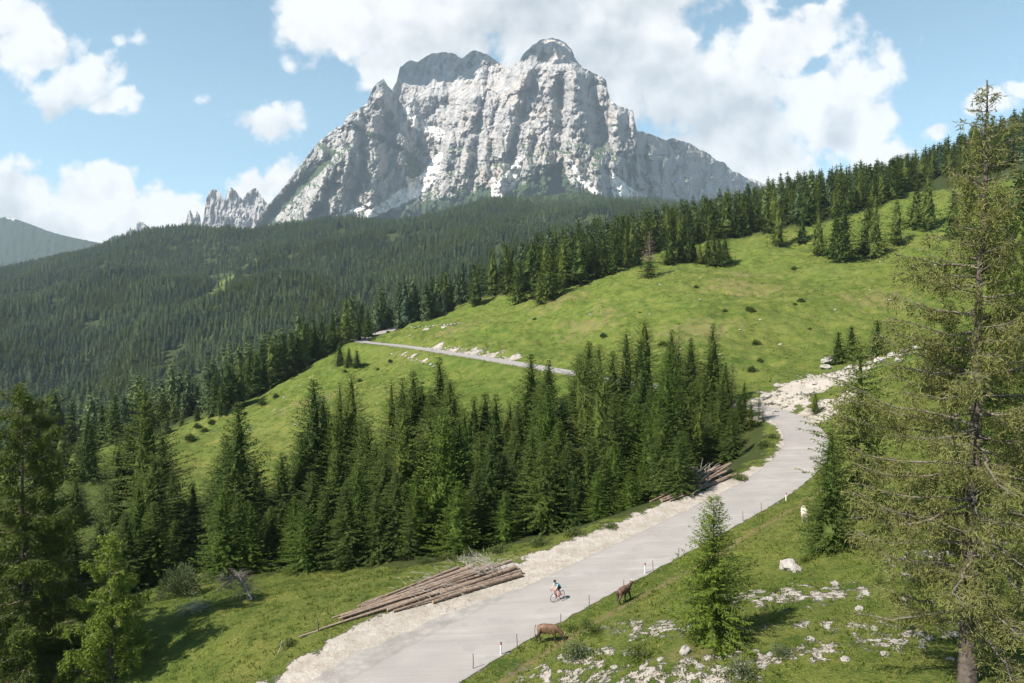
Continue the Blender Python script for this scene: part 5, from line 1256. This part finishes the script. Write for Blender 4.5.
# ---------------------------------------------------------------- road bicycle and rider (travel along +X)
M_TYRE = simple('tyre_rubber', (.03, .03, .032), .7, .1); M_RIM = simple('rim_alloy', (.35, .35, .36), .35, .1, metal=.8); M_FRAME = simple('red_frame_paint', (.42, .03, .03), .3, .08); M_FORK = simple('white_fork_paint', (.7, .7, .7), .35, .05); M_DARK = simple('dark_component', (.03, .03, .034), .5, .1)
M_SKIN = simple('skin', (.50, .30, .21), .6, .06); M_JER = simple('light_blue_jersey', (.16, .40, .50), .8, .08); M_SHORT = simple('black_shorts', (.014, .014, .018), .8, .1); M_HELM = simple('black_helmet', (.018, .018, .022), .35, .1); M_SHOE = simple('red_white_shoe', (.50, .06, .06), .5, .1); M_HAIR = simple('dark_hair', (.03, .02, .015), .8, .2); M_GLOVE = simple('red_glove', (.5, .04, .06), .7, .1)
def bicycle(loc, rz):
    root = thing('bicycle', 'red and white road bicycle ridden down the road', 'bicycle', loc, rz)
    R = .335
    for x in (-.50, .50):
        w_ = thing('wheel', None, None, (x, 0, R)); w_.parent = root
        m = MB(); m.torus((0, 0, 0), R - .013, .014, n=32); m.build('tyre', M_TYRE, w_, True)
        m = MB(); m.torus((0, 0, 0), R - .04, .013, n=32); 
        for k in range(18):
            a = 6.283 * k / 18; m.tube([(0, 0, 0), ((R - .045) * math.cos(a), 0, (R - .045) * math.sin(a))], [.002, .002], 3)
        m.build('rim', M_RIM, w_, True)
        m = MB(); m.tube([(0, -.05, 0), (0, .05, 0)], [.022, .022], 8); m.build('hub', M_DARK, w_, True)
    bb = (-.07, 0, .27); st = (-.22, 0, .80); hd = (.36, 0, .84); hl = (.40, 0, .70); ra = (-.50, 0, R); fa = (.50, 0, R)
    m = MB(); m.tube([bb, st], .017); m.tube([(-.20, 0, .76), (.365, 0, .81)], .016); m.tube([bb, hl], .02); m.tube([hd, hl], .021)
    for s in (-.045, .045): m.tube([bb, (ra[0], s, ra[2])], .010); m.tube([(-.19, 0, .74), (ra[0], s, ra[2])], .009)
    m.build('frame', M_FRAME, root, True)
    m = MB(); m.tube([hl, (.42, 0, .62)], .016)
    for s in (-.05, .05): m.tube([(.42, s * .6, .64), (.46, s, .5), (fa[0], s, fa[2])], .011)
    m.build('fork', M_FORK, root, True)
    m = MB(); m.tube([st, (-.25, 0, .93)], .013); m.build('seat_post', M_DARK, root, True)
    m = MB(); m.tube([(-.37, 0, .955), (-.30, 0, .96), (-.18, 0, .95), (-.08, 0, .945)], [.055, .07, .035, .015], 8, squash=(1, .4)); m.build('saddle', M_DARK, root, True)
    m = MB(); m.tube([hd, (.40, 0, .93), (.46, 0, .94)], .015); m.tube([(.46, -.21, .94), (.46, .21, .94)], .013)
    for s in (-.21, .21): m.tube([(.46, s, .94), (.54, s, .945), (.585, s, .89), (.55, s, .82), (.47, s, .80)], .013)
    m.build('handlebar', M_DARK, root, True)
    c = thing('crankset', None, None, bb); c.parent = root
    m = MB(); m.torus((0, -.05, 0), .085, .006, n=20); m.build('chainring', M_RIM, c)
    m = MB(); m.tube([(0, -.07, 0), (.10, -.08, -.13)], .010); m.tube([(0, .07, 0), (-.10, .08, .13)], .010); m.build('crank_arm', M_DARK, c)
    m = MB(); m.box((.10, -.125, -.135), (.09, .07, .02)); m.box((-.10, .125, .135), (.09, .07, .02)); m.build('pedal', M_DARK, c)
    return root
def rider(loc, rz):
    root = thing('person', 'person in dark shorts and pale blue jersey riding the red road bicycle', 'person', loc, rz)
    v = []; e = []
    def ch(pts, start=None):
        p = start
        for q in pts:
            v.append(q); i = len(v) - 1
            if p is not None: e.append((p, i))
            p = i
        return p
    ch([(-.24, 0, 1.04, .115, .155)])                                          # pelvis
    sh = ch([(-.12, 0, 1.17, .11, .14), (.03, 0, 1.29, .115, .155), (.17, 0, 1.385, .09, .15)], 0)   # spine
    nk = ch([(.245, 0, 1.44, .052), (.29, 0, 1.51, .06), (.325, 0, 1.56, .085, .075), (.335, 0, 1.62, .09, .078), (.33, 0, 1.67, .06, .055)], sh)
    for s, kn, an, toe in ((-1, (.14, -.12, .76), (-.02, -.12, .235), (.13, -.12, .155)), (1, (.06, .12, .97), (-.21, .12, .49), (-.07, .12, .425))):
        ch([(-.21, .10 * s, 1.0, .095), ((-.21 + kn[0]) / 2, .115 * s, (1.0 + kn[2]) / 2, .078), (*kn, .056), ((kn[0] + an[0]) / 2 - .02, .12 * s, (kn[2] + an[2]) / 2 + .03, .054), (*an, .036), (an[0] + .03, an[1], an[2] - .055, .035), (*toe, .028)], 0)
        ch([(.165, .175 * s, 1.365, .062), (.28, .215 * s, 1.19, .044), (.40, .21 * s, 1.05, .038), (.50, .21 * s, .995, .028), (.555, .21 * s, .975, .028, .034)], sh)
    body = skin_body('body', v, e, M_SKIN, root, 2)
    # clothing: offset copies of the body surface
    me = body.data; co_ = np.empty(len(me.vertices) * 3); me.vertices.foreach_get('co', co_); co_ = co_.reshape(-1, 3)
    no_ = np.array([p.normal for p in me.vertices])
    F_ = [tuple(p.vertices) for p in me.polygons]; cen = np.array([co_[list(f)].mean(0) for f in F_])
    def cloth(name, sel, off, mat):
        fs = [f for f, k in zip(F_, sel) if k]; used = sorted({i for f in fs for i in f}); mp = {i: k for k, i in enumerate(used)}
        m = MB(); m.add(co_[used] + no_[used] * off, [tuple(mp[i] for i in f) for f in fs]); return m.build(name, mat, root, True)
    x, y, z = cen.T
    up_line = z - (1.06 + (x + .24) * .55)                                    # above the waist line
    arm = (np.abs(y) > .17) & (x > .1)
    cloth('jersey', (up_line > -.02) & (z < 1.46) & (x < .245) & (~arm | (z > 1.17)) & (x > -.36), .012, M_JER)
    cloth('shorts', (z > .80) & (up_line < .04) & (x < .16) & ~arm, .010, M_SHORT)
    cloth('shoe', (z < .30) & (y < 0) & (x > -.06), .010, M_SHOE); cloth('shoe', (z < .53) & (y > 0) & (x > -.25) & (z > .36), .010, M_SHOE)
    # hands closed round the brake hoods: palm, four fingers, thumb
    for s in (-1, 1):
        hm = MB(); c = Vector((.555, .21 * s, .972))
        for k in range(4):
            b = c + Vector((.012 * k - .012, .028 * s, .014 - .006 * k))
            hm.tube([b, b + Vector((.030, .010 * s, -.010)), b + Vector((.032, -.012 * s, -.036)), b + Vector((.012, -.030 * s, -.042))], [.0095, .009, .0085, .007], 6)
        hm.tube([c + Vector((-.02, -.02 * s, .008)), c + Vector((.01, -.042 * s, -.004)), c + Vector((.028, -.040 * s, -.026))], [.012, .010, .008], 6)
        hm.tube([c + Vector((-.04, 0, .012)), c + Vector((0, 0, .014)), c + Vector((.034, 0, .004))], [.026, .034, .026], 8, squash=(1, .5)); hm.build('hand', M_GLOVE, root, True)
    # head: face, ears, hair, helmet
    m = MB(); m.tube([(.41, 0, 1.62), (.432, 0, 1.592), (.412, 0, 1.582)], [.010, .016, .008], 6); m.build('nose', M_SKIN, root, True)
    m = MB()
    for s in (-1, 1): m.tube([(.403, .030 * s, 1.628), (.414, .030 * s, 1.628)], [.016, .008], 6)
    m.build('eyes', M_DARK, root, True)
    m = MB(); m.tube([(.402, -.022, 1.562), (.408, 0, 1.560), (.402, .022, 1.562)], [.004, .007, .004], 5); m.build('mouth', M_GLOVE, root, True)
    for s in (-1, 1):
        m = MB(); m.tube([(.325, .082 * s, 1.60), (.318, .092 * s, 1.62), (.318, .086 * s, 1.642)], [.010, .015, .010], 6); m.build('ear', M_SKIN, root, True)
    def cap(c, rx, ry, rz_, cut, name, mat, vents=False):
        bm = bmesh.new(); bmesh.ops.create_uvsphere(bm, u_segments=24, v_segments=14, radius=1)
        bmesh.ops.delete(bm, geom=[q for q in bm.verts if q.co.z < cut], context='VERTS')
        for q in bm.verts:
            gr = 1 + (.05 * math.cos(7 * math.pi * q.co.y) if vents else 0); q.co = Vector((q.co.x * rx * gr, q.co.y * ry * gr, q.co.z * rz_ * gr))
        if vents: bmesh.ops.solidify(bm, geom=bm.faces[:], thickness=.015)
        mm = bpy.data.meshes.new(name); bm.to_mesh(mm); bm.free(); mm.materials.append(mat); mm.polygons.foreach_set('use_smooth', [True] * len(mm.polygons)); return link(name, mm, root, c)
    h = cap((.322, 0, 1.628), .103, .089, .085, -.45, 'hair', M_HAIR); h.rotation_euler = (0, -.45, 0)
    h = cap((.335, 0, 1.655), .142, .104, .098, -.05, 'helmet', M_HELM, True); h.rotation_euler = (0, .15, 0)
    return root
j = int(np.argmin((ROAD[:, 0] - unproj(557, 598, 54)[0]) ** 2 + (ROAD[:, 1] - 54) ** 2))
gb = ground(557.5, 601); 
dirv = -np.array([ROAD_L[j][1], -ROAD_L[j][0]])
rzb = math.atan2(dirv[1], dirv[0]); print('bike heading', math.degrees(rzb), gb)
zb = float(ROAD[np.argmin((ROAD[:, 0] - gb.x) ** 2 + (ROAD[:, 1] - gb.y) ** 2), 2]) + .052
bicycle((gb.x, gb.y, zb), rzb); rider((gb.x, gb.y, zb), rzb)
# ---------------------------------------------------------------- sky, sun
SUN_EL = math.radians(49); ldir = Vector((.86, .51, 0)).normalized()
sun_to = Vector((-ldir.x * math.cos(SUN_EL), -ldir.y * math.cos(SUN_EL), math.sin(SUN_EL)))
sl = bpy.data.lights.new('sun', 'SUN'); sl.energy = 5.0; sl.angle = math.radians(.53); sl.color = (1, .94, .85)
so = bpy.data.objects.new('sun', sl); C.objects.link(so); so.rotation_euler = sun_to.to_track_quat('Z', 'Y').to_euler(); so.location = (0, 0, 3000)
w = bpy.data.worlds.new('World'); sc.world = w; w.use_nodes = True
nt = w.node_tree; lk = nt.links; nt.nodes.clear()
out = N(nt, 'ShaderNodeOutputWorld'); bg = N(nt, 'ShaderNodeBackground'); lk.new(bg.outputs[0], out.inputs[0])
bg.inputs[1].default_value = .066
sky = N(nt, 'ShaderNodeTexSky', sky_type='NISHITA', sun_disc=False)
sky.sun_elevation = SUN_EL; sky.sun_rotation = math.atan2(sun_to.x, sun_to.y); sky.air_density = 1.0; sky.dust_density = .6; sky.ozone_density = 1.2; sky.altitude = 1500
hs = N(nt, 'ShaderNodeHueSaturation'); hs.inputs['Hue'].default_value = .472; hs.inputs['Saturation'].default_value = .98; hs.inputs['Value'].default_value = SKYV
lk.new(sky.outputs[0], hs.inputs['Color'])
tc = N(nt, 'ShaderNodeTexCoord')
sx = N(nt, 'ShaderNodeSeparateXYZ'); lk.new(tc.outputs['Generated'], sx.inputs[0])
yy = mth(nt, 'MAXIMUM', sx.outputs[1], .02)
X = mth(nt, 'DIVIDE', sx.outputs[0], yy); Z = mth(nt, 'DIVIDE', sx.outputs[2], yy)
cm = N(nt, 'ShaderNodeCombineXYZ'); lk.new(X, cm.inputs[0]); lk.new(Z, cm.inputs[1]); P0 = cm.outputs[0]
def warp(P, scale, amt, detail):
    n = N(nt, 'ShaderNodeTexNoise'); n.inputs['Scale'].default_value = scale; n.inputs['Detail'].default_value = detail; n.inputs['Roughness'].default_value = .6
    lk.new(P, n.inputs['Vector'])
    s = N(nt, 'ShaderNodeVectorMath', operation='SUBTRACT'); lk.new(n.outputs['Color'], s.inputs[0]); s.inputs[1].default_value = (.5, .5, .5)
    k = N(nt, 'ShaderNodeVectorMath', operation='SCALE'); lk.new(s.outputs[0], k.inputs[0]); k.inputs['Scale'].default_value = amt
    a = N(nt, 'ShaderNodeVectorMath', operation='ADD'); lk.new(P, a.inputs[0]); lk.new(k.outputs[0], a.inputs[1])
    return a.outputs[0]
P1 = warp(P0, 5, .11, 6)
def sky_xy(px, py):
    x, y, z = unproj(px, py, 1.0); return float(x / y), float((z - CZ) / y)
def blobs(P, lst):
    acc = None
    for px, py, rx, ry, s in lst:
        cx, cy = sky_xy(px, py)
        a = N(nt, 'ShaderNodeVectorMath', operation='SUBTRACT'); lk.new(P, a.inputs[0]); a.inputs[1].default_value = (cx, cy, 0)
        b = N(nt, 'ShaderNodeVectorMath', operation='MULTIPLY'); lk.new(a.outputs[0], b.inputs[0]); b.inputs[1].default_value = (F / rx, F / ry, 0)
        l = N(nt, 'ShaderNodeVectorMath', operation='LENGTH'); lk.new(b.outputs[0], l.inputs[0])
        v = mth(nt, 'MULTIPLY', mth(nt, 'SUBTRACT', 1.0, l.outputs['Value']), s)
        acc = v if acc is None else mth(nt, 'MAXIMUM', acc, v)
    return acc
CL = [(30,40,75,55,1),(80,85,70,45,1),(10,15,60,40,1),(115,105,45,25,.8),(265,122,48,28,.8),(145,38,26,18,.35),(212,108,14,10,.3),
      (20,195,60,52,1),(75,195,50,42,1),(115,190,36,40,1),(150,205,42,35,1),(60,225,110,35,1),(185,208,30,24,.9),(250,195,45,30,.9),(285,180,32,28,.9),(215,215,60,25,1),
      (330,20,90,70,1),(450,20,170,95,1),(390,70,70,55,1),(600,40,190,130,1),(720,90,150,110,1),(830,100,80,75,1),(790,40,90,70,.9),(860,125,50,60,1),(730,170,160,60,1),(880,60,30,40,.5),
      (935,135,28,18,.9),(990,110,42,20,.8),(1015,95,26,18,.8),(918,48,12,14,.35),(880,160,50,26,.7),(660,-60,300,120,1),(250,0,20,10,.4)]
field = blobs(P1, CL)
hole = blobs(P1, [(820,68,20,16,.5),(775,8,20,12,.6),(800,-8,50,14,.9)])
nA = noise_n(nt, P0, 8, 9, .60); nB = noise_n(nt, P0, 26, 6, .6); nC = noise_n(nt, P0, 3.2, 5, .55)
f = mth(nt, 'ADD', field, mth(nt, 'MULTIPLY', mth(nt, 'SUBTRACT', nA, .5), 1.15))
f = mth(nt, 'ADD', f, mth(nt, 'MULTIPLY', mth(nt, 'SUBTRACT', nB, .5), .35))
def puff(P, sc_):
    v = N(nt, 'ShaderNodeTexVoronoi', feature='F1', voronoi_dimensions='2D'); v.inputs['Scale'].default_value = sc_; v.inputs['Detail'].default_value = 2.5; v.inputs['Roughness'].default_value = .55; lk.new(P, v.inputs['Vector'])
    return v.outputs['Distance']
PW = warp(P0, 9, .05, 5); pf = puff(PW, 11)
f = mth(nt, 'SUBTRACT', f, mth(nt, 'MULTIPLY', mth(nt, 'SUBTRACT', pf, .30), .38))
f = mth(nt, 'SUBTRACT', f, mth(nt, 'MULTIPLY', mth(nt, 'MAXIMUM', hole, 0.0), .55))
def smooth(a, lo, hi):
    n = N(nt, 'ShaderNodeMapRange', interpolation_type='SMOOTHSTEP'); lk.new(a, n.inputs[0]); n.inputs[1].default_value = lo; n.inputs[2].default_value = hi
    return n.outputs[0]
alpha = smooth(f, .02, .30)
# billow light: same field looked up a little towards the sun
P2 = N(nt, 'ShaderNodeVectorMath', operation='ADD'); lk.new(P0, P2.inputs[0]); P2.inputs[1].default_value = (-.022, .030, 0)
nA2 = noise_n(nt, P2.outputs[0], 8, 9, .60)
PW2 = N(nt, 'ShaderNodeVectorMath', operation='ADD'); lk.new(PW, PW2.inputs[0]); PW2.inputs[1].default_value = (-.018, .026, 0)
pf2 = puff(PW2.outputs[0], 11)
lit = mth(nt, 'ADD', mth(nt, 'MULTIPLY', mth(nt, 'SUBTRACT', nA, nA2), 1.6), mth(nt, 'MULTIPLY', mth(nt, 'SUBTRACT', pf2, pf), 1.1))
grey = blobs(P1, [(700,105,130,60,1),(560,45,150,60,.9),(640,150,110,50,.9),(760,130,70,40,.8),(845,130,28,40,.8),(60,105,80,22,.6),(440,60,90,50,.5),(270,135,40,14,.5),(10,205,30,50,.7),(600,0,200,50,.8),(45,235,80,18,.35)])
gm = smooth(mth(nt, 'ADD', grey, mth(nt, 'MULTIPLY', mth(nt, 'SUBTRACT', nC, .5), 1.6)), -.10, .70)
shade = mth(nt, 'ADD', mth(nt, 'MULTIPLY', gm, .72), mth(nt, 'MULTIPLY', mth(nt, 'SUBTRACT', 0.0, lit), .55))
shade = mth(nt, 'ADD', shade, mth(nt, 'MULTIPLY', mth(nt, 'SUBTRACT', nB, .5), .12), clamp=True)
ccol = mixc(nt, shade, CLOUD_LIT, CLOUD_DIM)
col = mixc(nt, mth(nt, 'MULTIPLY', alpha, .97), hs.outputs[0], ccol)
lk.new(col, bg.inputs[0])
w.cycles.sampling_method = 'MANUAL'; w.cycles.sample_map_resolution = 512

# ---------------------------------------------------------------- cloud standing above the summit, outside the picture: it shades the peaks
def cloud():
    r = random.Random(4); bm = bmesh.new()
    k = Vector((sun_to.x, sun_to.y, sun_to.z)) / sun_to.z
    for px, py, rad in [(400,66,150),(414,62,160),(430,58,170),(447,56,170),(464,59,160),(480,57,150),(494,60,120),(405,80,120),(422,78,150),(445,76,150),(470,74,130),(524,60,75),(536,50,90),(550,45,100),(562,49,90),(571,60,70),(546,58,95),(560,62,60),(537,41,70),(550,38,75),(563,41,70),(574,50,60)]:
        ic = int(np.argmin(abs(pxs - px))); ir = int(np.argmin(abs(PY[:, ic] - py))); d = float(D[ir, ic])
        p = Vector([float(q) for q in unproj(px, py, d)]); c = p + k * (3750 - p.z)
        for _ in range(5):
            q = c + Vector((r.gauss(0, .35) * rad, r.gauss(0, .35) * rad, abs(r.gauss(0, .35)) * rad)); R_ = rad * r.uniform(.45, .8)
            g_ = bmesh.ops.create_icosphere(bm, subdivisions=3, radius=R_)
            vs = g_['verts']; co_ = np.array([v.co for v in vs]); f_ = 1 + .28 * fbm(co_[:, 0] / R_ * 1.6 + q.x, co_[:, 1] / R_ * 1.6, co_[:, 2] / R_ * 1.6, 4)
            for v, s_ in zip(vs, f_): v.co = v.co * s_; v.co.z *= .7; v.co += q
    me = bpy.data.meshes.new('cloud'); bm.to_mesh(me); bm.free(); me.materials.append(simple('cloud_white', (.9, .9, .9), 1, .03, .001))
    me.polygons.foreach_set('use_smooth', [True] * len(me.polygons)); tag(link('cloud', me), kind='stuff')
cloud()

# ---------------------------------------------------------------- air
def haze():
    mb = MB(); mb.box((0, 4050, 1180), (14000, 9500, 2900))
    m = bpy.data.materials.new('thin_air'); m.use_nodes = True; n = m.node_tree; n.nodes.clear()
    o = n.nodes.new('ShaderNodeOutputMaterial'); v = n.nodes.new('ShaderNodeVolumePrincipled'); n.links.new(v.outputs[0], o.inputs['Volume'])
    v.inputs['Color'].default_value = HAZE_COL; v.inputs['Density'].default_value = HAZE_D; v.inputs['Anisotropy'].default_value = .0
    return mb.build('haze', m)
if HAZE_D > 0: tag(haze(), kind='stuff')

sc.view_settings.view_transform = 'Standard'; sc.view_settings.look = 'None'; sc.view_settings.gamma = 1; sc.view_settings.exposure = EXPO
sc.view_settings.use_curve_mapping = False
cy = sc.cycles
cy.max_bounces = 5; cy.diffuse_bounces = 2; cy.glossy_bounces = 1; cy.transmission_bounces = 2; cy.transparent_max_bounces = 8; cy.volume_bounces = 0
cy.caustics_reflective = False; cy.caustics_refractive = False; cy.use_denoising = True; cy.denoising_input_passes = 'RGB'; cy.use_adaptive_sampling = False; cy.sample_clamp_indirect = 5
sc.render.use_persistent_data = False
